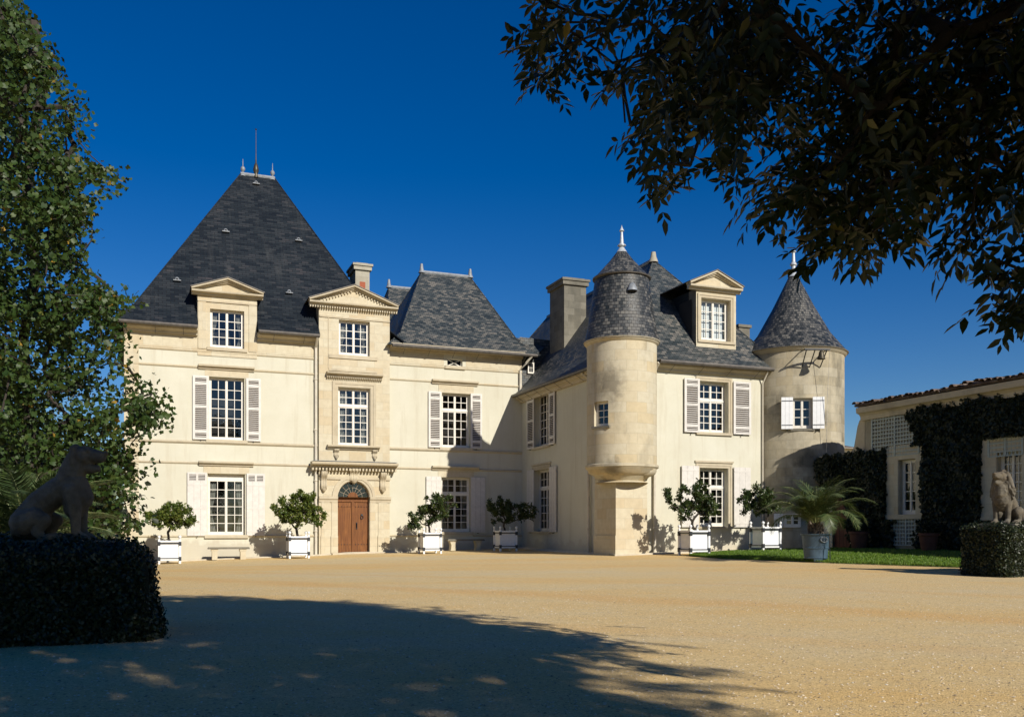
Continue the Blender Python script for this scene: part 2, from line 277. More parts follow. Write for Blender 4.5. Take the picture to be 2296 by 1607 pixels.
# ---------------------------------------------------------------- mesh building
IDT = Matrix.Identity(4)
class MB:
    def __init__(s, T=None): s.v = []; s.f = []; s.m = []; s.uv = []; s.mats = []; s.sm = []; s.T = T or IDT
    def poly(s, pts, mat, uv=None, smooth=False):
        pts = [s.T @ Vector(p) for p in pts]
        if mat not in s.mats: s.mats.append(mat)
        if uv is None:
            n = Vector((0, 0, 0))
            for i in range(len(pts)): n += pts[i].cross(pts[(i + 1) % len(pts)]) if False else (pts[i] - pts[0]).cross(pts[(i + 1) % len(pts)] - pts[0])
            n = n.normalized() if n.length > 1e-9 else Vector((0, 0, 1))
            if n.z < 0: n = -n
            h = Vector((0, 0, 1)).cross(n)
            h = h.normalized() if h.length > .02 else Vector((1, 0, 0)); sl_ = n.cross(h)
            uv = [(p.dot(h) + 50, p.dot(sl_) + 50) for p in pts]
        b = len(s.v); s.v += [tuple(p) for p in pts]; s.f.append(list(range(b, b + len(pts)))); s.m.append(s.mats.index(mat)); s.uv += list(uv); s.sm.append(smooth)
    def box(s, x0, x1, y0, y1, z0, z1, mat, skip=''):
        a = [(x0, y0, z0), (x1, y0, z0), (x1, y1, z0), (x0, y1, z0), (x0, y0, z1), (x1, y0, z1), (x1, y1, z1), (x0, y1, z1)]
        for k, q in (('b', (3, 2, 1, 0)), ('t', (4, 5, 6, 7)), ('f', (0, 1, 5, 4)), ('k', (2, 3, 7, 6)), ('r', (1, 2, 6, 5)), ('l', (3, 0, 4, 7))):
            if k not in skip: s.poly([a[i] for i in q], mat)
    def ext(s, pts, y0, y1, mat, caps='fk'):               # a shape in x,z pulled along y
        n = len(pts)
        if 'f' in caps: s.poly([(x, y0, z) for x, z in pts], mat)
        if 'k' in caps: s.poly([(x, y1, z) for x, z in pts][::-1], mat)
        for i in range(n):
            (a, b), (c, d) = pts[i], pts[(i + 1) % n]; s.poly([(a, y0, b), (a, y1, b), (c, y1, d), (c, y0, d)], mat)
    def extx(s, pts, x0, x1, mat):                         # a profile in y,z pulled along x
        n = len(pts); s.poly([(x0, y, z) for y, z in pts], mat); s.poly([(x1, y, z) for y, z in pts][::-1], mat)
        for i in range(n):
            (a, b), (c, d) = pts[i], pts[(i + 1) % n]; s.poly([(x0, a, b), (x0, c, d), (x1, c, d), (x1, a, b)], mat)
    def lathe(s, c, prof, mat, n=24, a0=0, a1=2 * math.pi, smooth=True, ru=None):
        cx, cy = c
        vv = 0
        for (r0, z0), (r1, z1) in zip(prof, prof[1:]):
            ln = math.hypot(r1 - r0, z1 - z0); rm = ru or max(r0, r1)
            for i in range(n):
                p, q = a0 + (a1 - a0) * i / n, a0 + (a1 - a0) * (i + 1) / n
                pts = [(cx + r0 * math.cos(p), cy + r0 * math.sin(p), z0), (cx + r0 * math.cos(q), cy + r0 * math.sin(q), z0), (cx + r1 * math.cos(q), cy + r1 * math.sin(q), z1), (cx + r1 * math.cos(p), cy + r1 * math.sin(p), z1)]
                uv = [(p * rm + 50, vv + 50), (q * rm + 50, vv + 50), (q * rm + 50, vv + ln + 50), (p * rm + 50, vv + ln + 50)]
                if r1 < 1e-5: pts.pop(); uv.pop()
                elif r0 < 1e-5: pts.pop(0); uv.pop(0)
                s.poly(pts, mat, uv, smooth)
            vv += ln
    def tube(s, pts, rad, mat, n=6, smooth=True, caps=True):
        pts = [Vector(p) for p in pts]; rad = list(rad) if hasattr(rad, '__len__') else [rad] * len(pts)
        rings = []; ref = Vector((0, 0, 1))
        for i, p in enumerate(pts):
            t = (pts[min(i + 1, len(pts) - 1)] - pts[max(i - 1, 0)]).normalized()
            if abs(t.dot(ref)) > .95: ref = Vector((1, 0, 0)) if abs(t.x) < .9 else Vector((0, 1, 0))
            a = t.cross(ref).normalized(); b = t.cross(a); ref = a.cross(t) if False else ref
            rings.append([p + (a * math.cos(2 * math.pi * k / n) + b * math.sin(2 * math.pi * k / n)) * rad[i] for k in range(n)])
        for A, B in zip(rings, rings[1:]):
            for k in range(n): s.poly([A[k], A[(k + 1) % n], B[(k + 1) % n], B[k]], mat, smooth=smooth)
        if caps: s.poly(rings[0][::-1], mat); s.poly(rings[-1], mat)
    def build(s, name, parent=None, weld=False):
        me = bpy.data.meshes.new(name); me.from_pydata(s.v, [], s.f)
        for m in s.mats: me.materials.append(M[m])
        me.polygons.foreach_set('material_index', s.m); me.polygons.foreach_set('use_smooth', s.sm)
        uvl = me.uv_layers.new(name='UVMap'); uvl.data.foreach_set('uv', [c for p in s.uv for c in p])
        if weld or any(s.sm):
            import bmesh
            bm = bmesh.new(); bm.from_mesh(me); bmesh.ops.remove_doubles(bm, verts=bm.verts, dist=1e-4); bmesh.ops.recalc_face_normals(bm, faces=bm.faces); bm.to_mesh(me); bm.free()
            if any(s.sm): me.set_sharp_from_angle(angle=R(40))
        me.update()
        o = bpy.data.objects.new(name, me); COL.objects.link(o)
        if parent: o.parent = parent
        return o
def tag(o, label=None, cat=None, group=None, kind=None):
    if label: o['label'] = label
    if cat: o['category'] = cat
    if group: o['group'] = group
    if kind: o['kind'] = kind
    return o
def empty(name, loc, rz, label, cat, group=None):
    o = bpy.data.objects.new(name, None); COL.objects.link(o); o.location = loc; o.rotation_euler = (0, 0, rz); o.empty_display_size = .2
    return tag(o, label, cat, group)
def np_mesh(name, verts, loops, sizes, mat, parent=None, smooth=False):
    me = bpy.data.meshes.new(name); me.vertices.add(len(verts)); me.vertices.foreach_set('co', np.ascontiguousarray(verts, np.float32).ravel())
    me.loops.add(len(loops)); me.loops.foreach_set('vertex_index', np.ascontiguousarray(loops, np.int32))
    me.polygons.add(len(sizes)); st = np.r_[0, np.cumsum(sizes)[:-1]]
    me.polygons.foreach_set('loop_start', st.astype(np.int32)); me.polygons.foreach_set('loop_total', np.array(sizes, np.int32))
    me.materials.append(M[mat]); me.update(calc_edges=True); me.validate()
    o = bpy.data.objects.new(name, me); COL.objects.link(o)
    if parent: o.parent = parent
    return o
# leaf outlines: (along, across, lift) and faces
LEAF = (np.array([(0, 0, 0), (.35, .34, .06), (.75, .22, .03), (1, 0, -.06), (.75, -.22, .03), (.35, -.34, .06), (.5, 0, -.03)]), [(0, 6, 1), (1, 6, 2), (2, 6, 3), (3, 6, 4), (4, 6, 5), (5, 6, 0)])
SLIM = (np.array([(0, 0, 0), (.35, .19, .03), (.68, .145, .0), (1, 0, -.1), (.68, -.145, .0), (.35, -.19, .03)]), [(0, 1, 2, 3), (0, 3, 4, 5)])
LOBE = (np.array([(0, 0, 0), (.12, .42, .08), (.38, .30, .03), (.62, .52, .08), (.85, .30, -.02), (.80, 0, -.05), (.85, -.30, -.02), (.62, -.52, .08), (.38, -.30, .03), (.12, -.42, .08)]), [(0, 1, 2), (0, 2, 5), (2, 3, 4, 5), (0, 5, 8), (5, 6, 7, 8), (0, 8, 9)])
DIAM = (np.array([(0, 0, 0), (.5, .36, .08), (1, 0, 0), (.5, -.36, .08)]), [(0, 1, 2), (0, 2, 3)])
BLADE = (np.array([(0, .06, 0), (0, -.06, 0), (.6, 0.04, 0.0), (1, 0, .15)]), [(0, 1, 2), (2, 1, 3)])
def unit(a): return a / np.maximum(np.linalg.norm(a, axis=-1, keepdims=True), 1e-9)
def leaves(name, c, a, nrm, size, shape, mat, parent=None):
    a = unit(a); b = unit(np.cross(nrm, a)); n = np.cross(a, b)
    P, Fs = shape; k = len(P); cnt = len(c); size = np.broadcast_to(size, (cnt,))[:, None, None]
    v = c[:, None, :] + size * (P[None, :, 0:1] * a[:, None, :] + P[None, :, 1:2] * b[:, None, :] + P[None, :, 2:3] * n[:, None, :])
    base = np.concatenate([np.array(f) for f in Fs]); ln = [len(f) for f in Fs]
    loops = (base[None, :] + (np.arange(cnt) * k)[:, None]).ravel()
    return np_mesh(name, v.reshape(-1, 3), loops, np.tile(ln, cnt), mat, parent)
def rdir(n): return unit(rng.normal(size=(n, 3)))
def twigs(mb, root_pts, nodes, mat, tip=.008, power=.45, jit=.06, maxlen=99, bias=.25):    # joins every node to the nearest one nearer the root
    pts = [Vector(p) for p in root_pts]; par = [-1] + list(range(len(pts) - 1)); base = len(pts)
    r0 = pts[-1]
    for nd in sorted([Vector(n) for n in nodes], key=lambda q: (q - r0).length):
        best = min(range(max(0, base - 2), len(pts)), key=lambda i: (pts[i] - nd).length + bias * (pts[i] - r0).length)
        pts.append(nd); par.append(best)
    wgt = [1.0] * len(pts)
    for i in range(len(pts) - 1, 0, -1):
        wgt[par[i]] += wgt[i] if par[i] >= 0 else 0
    rad = [tip * q ** power for q in wgt]
    for i in range(1, len(pts)):
        a, b = pts[par[i]], pts[i]; d = (b - a).length
        if d > maxlen and i >= base: continue
        mid = (a + b) / 2 + Vector(rng.normal(size=3)) * d * jit - Vector((0, 0, 1)) * d * .03
        ra = min(rad[par[i]], rad[i] * 1.5) if par[i] >= base else rad[par[i]]
        mb.tube([a, mid, b], [ra, (ra + rad[i]) / 2, rad[i]], mat, 6 if rad[i] > .02 else 4, caps=False)
    return rad

# ---------------------------------------------------------------- ground
xs = np.r_[-2500, -600, -200, -90, -50, np.arange(-32, 33, 1.0), 50, 90, 200, 600, 2500]; ys = np.r_[-600, -200, -60, -25, np.arange(-10, 56, 1.0), 75, 110, 250, 800, 3000]
gv = [(x, y, gz(x, y)) for y in ys for x in xs]; nx = len(xs)
gf = [[j * nx + i, j * nx + i + 1, (j + 1) * nx + i + 1, (j + 1) * nx + i] for j in range(len(ys) - 1) for i in range(nx - 1)]
go = np_mesh('gravel_ground', np.array(gv), np.array(gf).ravel(), [4] * len(gf), 'gravel'); go.data.polygons.foreach_set('use_smooth', [True] * len(gf))
tag(go, 'tan gravel forecourt in front of the château', kind='structure')
NPB = 16000; py_ = 4.3 + 13 * rng.random(NPB) ** 1.4; px_ = (rng.random(NPB) * 1.25 - .62) * py_ * 1.1
oc = np.array([(1, 0, 0), (-1, 0, 0), (0, 1, 0), (0, -1, 0), (0, 0, .7), (0, 0, -.3)]); of_ = [(0, 2, 4), (2, 1, 4), (1, 3, 4), (3, 0, 4)]
def pebble_mat():
    m, t, p = nm('loose_pebble'); g = N(t, 'NewGeometry'); L(t, ramp(t, g.outputs['Random Per Island'], [(0, (.25, .19, .12)), (.4, (.6, .45, .27)), (.8, (.75, .62, .42)), (1, (.68, .62, .5))]), p.inputs['Base Color']); p.inputs['Roughness'].default_value = .9; return m
M['pebble'] = pebble_mat()
ra_ = rng.random(NPB) * 6.28; rs_ = .005 + .009 * rng.random(NPB) ** 2.5; c_, s_n = np.cos(ra_), np.sin(ra_)
pv = np.stack([(oc[None, :, 0] * c_[:, None] - oc[None, :, 1] * .7 * s_n[:, None]), (oc[None, :, 0] * s_n[:, None] + oc[None, :, 1] * .7 * c_[:, None]), np.broadcast_to(oc[None, :, 2], (NPB, 6))], -1) * rs_[:, None, None]
pv += np.c_[px_, py_, [gz(a, b) + .001 for a, b in zip(px_, py_)]][:, None, :]
tag(np_mesh('loose_gravel', pv.reshape(-1, 3), (np.array(of_).ravel()[None, :] + (np.arange(NPB) * 6)[:, None]).ravel(), [3] * (4 * NPB), 'pebble'), 'loose pebbles strewn over the near forecourt', kind='stuff')
# lawn
near = [(1545, 1246.5), (1620, 1253), (1798, 1260), (1980, 1267), (2158, 1273), (2330, 1281)]
nw = [on_ground(*p) for p in near]
fw = [W(on_y(1560, 1238, YF - 1.6)[0], YF - 1.6), W(on_y(1660, 1236, YF - 1.2)[0], YF - 1.2), W(14.5, YF - 1.95), W(XO - .25, YF - 2.6), W(XO - .25, YF - 5), W(XO - .25, YF - 10)]
lv = []; NS, NT = 40, 14
def lerp_list(l, s):
    q = s * (len(l) - 1); i = min(int(q), len(l) - 2); return l[i].lerp(l[i + 1], q - i)
for i in range(NS + 1):
    a, b = lerp_list(nw, i / NS), lerp_list(fw, i / NS)
    for j in range(NT + 1):
        p = a.lerp(b, j / NT); lv.append((p.x, p.y, gz(p.x, p.y) + (.045 if j else -.03)))
lf = [[i * (NT + 1) + j, (i + 1) * (NT + 1) + j, (i + 1) * (NT + 1) + j + 1, i * (NT + 1) + j + 1] for i in range(NS) for j in range(NT)]
lo = np_mesh('lawn', np.array(lv), np.array(lf).ravel(), [4] * len(lf), 'lawn'); lo.data.polygons.foreach_set('use_smooth', [True] * len(lf)); tag(lo, 'strip of mown lawn between gravel and ivy building', kind='structure')
NB = 42000; s_ = rng.random(NB); t_ = rng.random(NB) ** 1.5
gp = []
for a, b in zip(s_, t_):
    p = lerp_list(nw, a).lerp(lerp_list(fw, a), b * .98 + .004); gp.append((p.x, p.y, gz(p.x, p.y) + .03))
gp = np.array(gp); d = np.c_[rng.normal(size=(NB, 2)) * .45, np.ones(NB)]
tag(leaves('grass', gp, d, rdir(NB), .05 + .03 * rng.random(NB), (BLADE[0] * [1, 2.2, 1], BLADE[1]), 'blade'), 'short mown green grass of the lawn', kind='stuff')

# ================================================================ THE CHATEAU
CH = empty('chateau', W(0, 0), TH, 'cream stone château with steep slate roofs, corner turret and round tower', 'château')
FRONT = IDT
SIDE = Matrix(((0, 1, 0, XR), (-1, 0, 0, 0), (0, 0, 1, 0), (0, 0, 0, 1)))       # (p along, depth, z) on a wall that faces -x: p = -y
def at_y(k): return Matrix.Translation((0, k, 0))
def at_x(k): return Matrix(((0, 1, 0, k), (-1, 0, 0, 0), (0, 0, 1, 0), (0, 0, 0, 1)))
def wall_plane(mb, x0, x1, z0, z1, ops, mat, rev=.28, room=True):
    # ops: (x0, x1, z0, z1, kind) with kind 'win' (reveal and dark room) or 'void'
    X = sorted({x0, x1, *[min(max(v, x0), x1) for o in ops for v in o[:2]]}); Z = sorted({z0, z1, *[min(max(v, z0), z1) for o in ops for v in o[2:4]]})
    for a, b in zip(X, X[1:]):
        for c, d_ in zip(Z, Z[1:]):
            mx, mz = (a + b) / 2, (c + d_) / 2
            if not any(o[0] < mx < o[1] and o[2] < mz < o[3] for o in ops): mb.poly([(a, 0, c), (b, 0, c), (b, 0, d_), (a, 0, d_)], mat)
    for o in ops:
        if o[4] == 'win':
            a, b, c, d_ = o[:4]; r2 = rev + .9
            for P in (((a, 0, c), (a, rev, c), (a, rev, d_), (a, 0, d_)), ((b, 0, d_), (b, rev, d_), (b, rev, c), (b, 0, c)), ((a, 0, d_), (a, rev, d_), (b, rev, d_), (b, 0, d_)), ((a, 0, c), (b, 0, c), (b, rev, c), (a, rev, c))): mb.poly(P, mat)
            g = .25
            if room:
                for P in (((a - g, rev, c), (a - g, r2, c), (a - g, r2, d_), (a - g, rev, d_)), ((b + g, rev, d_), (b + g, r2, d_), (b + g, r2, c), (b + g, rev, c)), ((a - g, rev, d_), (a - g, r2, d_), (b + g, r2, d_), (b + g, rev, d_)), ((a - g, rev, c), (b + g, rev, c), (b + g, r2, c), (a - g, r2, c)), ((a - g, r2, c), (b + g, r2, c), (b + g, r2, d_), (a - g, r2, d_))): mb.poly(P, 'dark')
def window(T, x0, x1, z0, z1, rows, transom=None, top_rows=2, cols=2, leaves_=2, dep=.2, curtain=0, parent=CH, fr=.055, panel=0, mat='winwhite', muntin=.026, white_inside=False):
    b = MB(T); y0, y1 = dep, dep + .06
    b.box(x0, x0 + fr, y0, y1, z0, z1, mat); b.box(x1 - fr, x1, y0, y1, z0, z1, mat); b.box(x0 + fr, x1 - fr, y0, y1, z1 - fr, z1, mat); b.box(x0 + fr, x1 - fr, y0, y1, z0, z0 + fr * 1.3, mat)
    def grid(a, c, e, g, nc, nr):
        st = .045; yy0, yy1 = dep + .004, dep + .05
        b.box(a, a + st, yy0, yy1, e, g, mat); b.box(c - st, c, yy0, yy1, e, g, mat); b.box(a + st, c - st, yy0, yy1, e, e + st * 1.3, mat); b.box(a + st, c - st, yy0, yy1, g - st, g, mat)
        a += st; c -= st; e += st * 1.3; g -= st
        for i in range(1, nc): xm = a + (c - a) * i / nc; b.box(xm - muntin / 2, xm + muntin / 2, yy0 + .004, yy1 - .004, e, g, mat)
        for i in range(1, nr): zm = e + (g - e) * i / nr; b.box(a, c, yy0 + .007, yy1 - .007, zm - muntin / 2, zm + muntin / 2, mat)
    X0_, X1_, Z0_, Z1_ = x0 + fr, x1 - fr, z0 + fr * 1.3, z1 - fr
    if panel: b.box(X0_, X1_, dep + .01, dep + .05, Z1_ - panel, Z1_, mat); Z1_ -= panel
    spans = [(Z0_, Z1_, rows)] if transom is None else [(Z0_, transom - .035, rows), (transom + .035, Z1_, top_rows)]
    if transom is not None: b.box(X0_, X1_, y0 - .02, y1, transom - .035, transom + .035, mat)
    for e, g, nr in spans:
        for k in range(leaves_):
            wd = (X1_ - X0_) / leaves_; grid(X0_ + k * wd + .002, X0_ + (k + 1) * wd - .002, e, g, cols, nr)
    if leaves_ == 2: xm = (X0_ + X1_) / 2; b.box(xm - .03, xm + .03, y0 - .012, dep + .003, Z0_, Z1_, mat)
    o = b.build('window', parent)
    g = MB(T); g.poly([(x0 + fr / 2, dep + .027, z0 + fr / 2), (x1 - fr / 2, dep + .027, z0 + fr / 2), (x1 - fr / 2, dep + .027, z1 - fr / 2), (x0 + fr / 2, dep + .027, z1 - fr / 2)], 'glass'); g.build('pane', o)
    if curtain:
        for sd in (0, 1):
            c = MB(T); n = 14; wd = (x1 - x0) * curtain; pts = []
            for i in range(n + 1):
                for j in range(9):
                    zz = z1 - .06 - (z1 - z0 - .1) * j / 8; pin = 1 - .55 * math.exp(-((j - 5) / 1.6) ** 2)
                    xx = (x0 + .05 + wd * pin * i / n) if sd == 0 else (x1 - .05 - wd * pin * i / n); pts.append((xx, dep + .17 + .035 * math.sin(i * 1.9), zz))
            for i in range(n):
                for j in range(8): c.poly([pts[i * 9 + j], pts[(i + 1) * 9 + j], pts[(i + 1) * 9 + j + 1], pts[i * 9 + j + 1]], 'curtain', smooth=True)
            c.build('curtain', o)
    return o
def shutter(T, x0, x1, z0, z1, louver=True, y=-.045, top_vents=0, parent=CH, mat='shutter', straps=False):
    b = MB(T); th = .04; ya, yb = y - th, y; st = min(.09, (x1 - x0) * .16)
    if louver:
        b.box(x0, x0 + st, ya, yb, z0, z1, mat); b.box(x1 - st, x1, ya, yb, z0, z1, mat)
        H = z1 - z0; rails = [z0, z0 + .11 * H, z0 + .5 * H, z0 + .86 * H, z1]
        rr = [(z0, z0 + .035 * H), (z0 + .105 * H, z0 + .15 * H), (z0 + .5 * H, z0 + .535 * H), (z0 + .86 * H, z0 + .9 * H), (z1 - .035 * H, z1)]
        b.poly([(x0 + st, yb - .003, z0), (x1 - st, yb - .003, z0), (x1 - st, yb - .003, z1), (x0 + st, yb - .003, z1)], 'louvre')  # dark sheet behind the slats, painting the shade in their gaps
        for a, c in rr: b.box(x0 + st, x1 - st, ya + .002, yb - .002, a, c, mat)
        for (_, a), (c, _) in zip(rr, rr[1:]):
            n = max(2, int((c - a) / .075))
            for i in range(n):
                z = a + (c - a) * (i + .5) / n; h = .009
                b.poly([(x0 + st, ya + .004, z - h), (x1 - st, ya + .004, z - h), (x1 - st, yb - .006, z + h + .012), (x0 + st, yb - .006, z + h + .012)], mat)
                b.poly([(x0 + st, ya + .004, z - h + .011), (x1 - st, ya + .004, z - h + .011), (x1 - st, ya + .004, z - h), (x0 + st, ya + .004, z - h)], mat)
    else:
        zt = z1 - (.32 if top_vents else 0)
        b.box(x0, x1, ya, yb, z0, zt, mat)
        for zz in ((z0 + .14, zt - .14) if straps else (z0 + .16, (z0 + zt) / 2, zt - .16)): hh = .014 if straps else .035; b.box(x0 + .01, x1 - .01, ya - .008, ya, zz - hh, zz + hh, 'iron' if straps else mat)
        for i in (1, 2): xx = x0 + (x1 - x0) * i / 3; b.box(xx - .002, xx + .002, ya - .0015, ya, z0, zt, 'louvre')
        if top_vents:
            xm = (x0 + x1) / 2
            for a, c in ((x0, x0 + .07), (xm - .04, xm + .04), (x1 - .07, x1)): b.box(a, c, ya, yb, zt, z1, mat)
            b.box(x0 + .07, x1 - .07, ya + .001, yb, z1 - .08, z1, mat)
            for i in range(4):
                z = zt + .03 + i * .06
                for a, c in ((x0 + .07, xm - .04), (xm + .04, x1 - .07)):
                  if i == 0: b.poly([(a, yb - .003, zt), (c, yb - .003, zt), (c, yb - .003, z1 - .08), (a, yb - .003, z1 - .08)], 'louvre')  # painted gap shade behind the vent slats as well
                  b.poly([(a, ya + .004, z - .014), (c, ya + .004, z - .014), (c, yb - .006, z + .014), (a, yb - .006, z + .014)], mat)
    xc = (x0 + x1) / 2                                       # hold-back catches
    b.box(xc - .015, xc + .015, ya - .03, y + .045, z0 - .05, z0 - .02, 'iron')
    return b.build('shutter', parent)
def cornice(mb, x0, x1, z0, z1, proj, mat='trim', dentil=0, y=0, cap=True):
    h = z1 - z0
    prof = [(y + .01, z0), (y - proj * .35, z0), (y - proj * .42, z0 + h * .3), (y - proj * .62, z0 + h * .45), (y - proj * .95, z0 + h * .52), (y - proj, z0 + h * .72), (y - proj, z0 + h * .92), (y + .01, z1)]
    mb.extx(prof, x0, x1, mat)
    if dentil:
        n = int((x1 - x0) / dentil)
        for i in range(n):
            a = x0 + (x1 - x0) * (i + .25) / n; mb.box(a, a + (x1 - x0) / n * .5, y - proj * .55, y + .004, z0 - dentil * .75, z0 - .001, mat)
def string(x0, x1, z, h=.11, proj=.05, y=0, T=None):
    b = MB(T); b.extx([(y + .01, z - h), (y - proj * .25, z - h), (y - proj, z - h * .55), (y - proj, z - h * .2), (y + .01, z + .02)], x0, x1, 'trim' if z in (4.59, 3.75) else 'stone'); return b.build('string_course', CH)
XA = on_y(280, 1262, 0)[0]; XB0 = on_y(712, 1245, 0)[0]; XB1 = on_y(872, 1239, 0)[0]; ZE = 9.05
YB = -.14                                                   # face of the door bay
o_gl = rect(465.6, 1060.8, 549.5, 1198.6, 0); o_fl = rect(468.9, 843.8, 547.9, 987.3, 0); o_fm = rect(991, 880, 1054, 1004.5, 0); o_gm = rect(989.9, 1069.2, 1054.7, 1191.6, 0); o_at = rect(1003, 803, 1037, 822, 0)
o_d1 = rect(471, 692, 547.5, 783, 0)
dx0, dx1 = on_y(443, 700, 0)[0], on_y(576, 700, 0)[0]; dzt = on_y(510, 664, 0)[1]
b = MB()
void_bay = (XB0, XB1, -.9, ZE, 'void')
wall_plane(b, XA, XR, -.9, ZE - .12, [(*o_gl, 'win'), (*o_fl, 'win'), (*o_fm, 'win'), (*o_gm, 'win'), (*o_at, 'win'), (dx0, dx1, o_d1[2] - .35, ZE, 'void'), void_bay], 'stucco')
b.poly([(XA, 0, -.9), (XA, 0, ZE - .12), (XA, 10, ZE - .12), (XA, 10, -.9)], 'stucco'); b.poly([(XA, 10, -.9), (XA, 10, ZE - .12), (18, 10, ZE - .12), (18, 10, -.9)], 'stucco')
b.build('wall', CH)
b = MB()                                                    # corner quoins, in stone
b.box(XA - .03, XA + .5, -.03, .5, -.9, ZE - .14, 'stone', 'k'); b.build('quoin', CH)
b = MB()                                                    # stone frieze under the eaves and around openings
for x0, x1 in ((XA + .5, dx0), (dx1, XB0), (XB1, XR)):
    ops = [(o_at[0] - .16, o_at[1] + .16, o_at[2] - .12, ZE, 'void')] if x0 == XB1 else []
    bb = MB(at_y(-.012)); wall_plane(bb, x0 + .002, x1 - .002, 8.22, ZE - .14, ops, 'stone'); b.v += bb.v if False else []
    bb.build('frieze', CH)
for x0, x1 in ((XA - .05, dx0 - .01), (dx1 + .01, XB0 - .01), (XB1 + .01, XR + .0)):
    cb = MB(); cornice(cb, x0, x1, ZE - .3, ZE - .02, .42, 'trim'); cb.build('eaves_cornice', CH)
for z in (8.2, 7.56, 4.59, 3.75, .84):
    h = .12 if z in (4.59,) else .09
    if z == 8.2: segs = ((XA + .5, XB0), (XB1, XR))
    elif z == .84: segs = ((XA, o_gl[0] - .12), (o_gl[1] + .12, XB0), (XB1, o_gm[0] - .12), (o_gm[1] + .12, XR))
    else: segs = ((XA + .03, XB0), (XB1, XR))
    for x0, x1 in segs: string(x0, x1, z, h, .05 if z != 4.59 else .07)
hoods = MB()
for (px0, py0, px1, py1) in ((444.7, 814.8, 570.4, 825.5), (446, 1032, 568.6, 1045), (969.5, 849, 1072.3, 861), (969.5, 1043, 1073.9, 1053)):
    x0, z1 = on_y(px0, py0, -.1); x1 = on_y(px1, py1, -.1)[0]; b = MB(); cornice(b, x0, x1, z1 - .19, z1, .2, 'trim'); b.build('window_hood', CH)
for o, d in ((o_gl, .03), (o_fl, .03), (o_fm, .03), (o_gm, .03), (o_d1, .03), (o_at, .02)):   # sills and stone lintels
    b = MB(); b.box(o[0] - .12, o[1] + .12, -.09, .22, o[2] - .13, o[2] - .002, 'trim')
    b.build('sill', CH)
    if o not in (o_d1, o_at): b = MB(); b.box(o[0] - .16, o[1] + .16, -.018, .0, o[3] + .002, o[3] + .36, 'stone'); b.build('lintel', CH)
window(FRONT, *o_gl, 6, curtain=.2, panel=.2); window(FRONT, *o_fl, 6); window(FRONT, *o_fm, 4, transom=o_fm[3] - .31 * (o_fm[3] - o_fm[2])); window(FRONT, *o_gm, 5, transom=o_gm[3] - .3 * (o_gm[3] - o_gm[2]), curtain=.25)
xw, zw = (o_at[0] + o_at[1]) / 2, (o_at[2] + o_at[3]) / 2
b = MB(at_y(.12))                                          # attic light with crossed bars
b.box(o_at[0], o_at[1], 0, .05, o_at[2], o_at[2] + .05, 'winwhite'); b.box(o_at[0], o_at[1], 0, .05, o_at[3] - .04, o_at[3], 'winwhite'); b.box(o_at[0], o_at[0] + .04, 0, .05, o_at[2] + .05, o_at[3] - .04, 'winwhite'); b.box(o_at[1] - .04, o_at[1], 0, .05, o_at[2] + .05, o_at[3] - .04, 'winwhite')
b.tube([(o_at[0], .02, o_at[2]), (o_at[1], .02, o_at[3])], .018, 'winwhite'); b.tube([(o_at[0], .03, o_at[3]), (o_at[1], .03, o_at[2])], .018, 'winwhite')
wo = b.build('window', CH); g = MB(); g.poly([(o_at[0], .16, o_at[2]), (o_at[1], .16, o_at[2]), (o_at[1], .16, o_at[3]), (o_at[0], .16, o_at[3])], 'glass'); g.build('pane', wo)
def sh(pa, pb, za, zb, **k):
    x0, x1 = on_y(pa, 1000, -.08)[0], on_y(pb, 1000, -.08)[0]; shutter(FRONT, x0, x1, za, zb, **k)
sh(432, 468, o_fl[2] - .02, o_fl[3] + .01); sh(552, 585, o_fl[2] - .02, o_fl[3] + .01)
sh(420, 464, o_gl[2] - .03, o_gl[3] + .03, louver=False, top_vents=1); sh(553, 594, o_gl[2] - .03, o_gl[3] + .03, louver=False, top_vents=1)
sh(961, 990, o_fm[2] - .02, o_fm[3] + .03); sh(1055.5, 1081, o_fm[2] - .02, o_fm[3] + .03)
sh(956, 989, o_gm[2] - .03, o_gm[3] + .02, louver=False); sh(1056, 1088, o_gm[2] - .03, o_gm[3] + .02, louver=False)

# ---- door bay
o_fb = rect(758.3, 868, 829.6, 1000, YB); o_d2 = rect(759.8, 716, 829.2, 799, YB)
bx0, bx1 = on_y(715, 700, YB)[0], XB1 + .0
zpb = on_y(795, 690, YB)[1]                                  # underside of the pediment
ax0, zs = on_y(757.5, 1113.5, YB); ax1 = on_y(828.5, 1116, YB)[0]; acx = (ax0 + ax1) / 2; ar = (ax1 - ax0) / 2
b = MB(at_y(YB)); DZ = .07
wall_plane(b, bx0, bx1, -.9, zpb, [(*o_fb, 'win'), (*o_d2, 'win'), (ax0, ax1, -.9, zs, 'win'), (ax0, ax1, zs, zs + ar, 'void')], 'stone', rev=.3)
NA = 24; arc = [(acx - ar * math.cos(math.pi * i / NA), zs + ar * math.sin(math.pi * i / NA)) for i in range(NA + 1)]
for i in range(NA):
    (p, q), (r, s2) = arc[i], arc[i + 1]
    b.poly([(p, 0, q), (r, 0, s2), (r, 0, zs + ar), (p, 0, zs + ar)], 'stone'); b.poly([(p, 0, q), (p, .3, q), (r, .3, s2), (r, 0, s2)], 'stone')
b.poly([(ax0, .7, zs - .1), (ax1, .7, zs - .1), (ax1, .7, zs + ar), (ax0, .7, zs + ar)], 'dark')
for x, sd in ((bx0, 1), (bx1, 1)): b.poly([(x, 0, -.9), (x, .6, -.9), (x, .6, zpb), (x, 0, zpb)], 'stone')
b.build('door_bay_wall', CH)
b = MB(at_y(YB))                                            # archivolt, imposts, pilaster strips
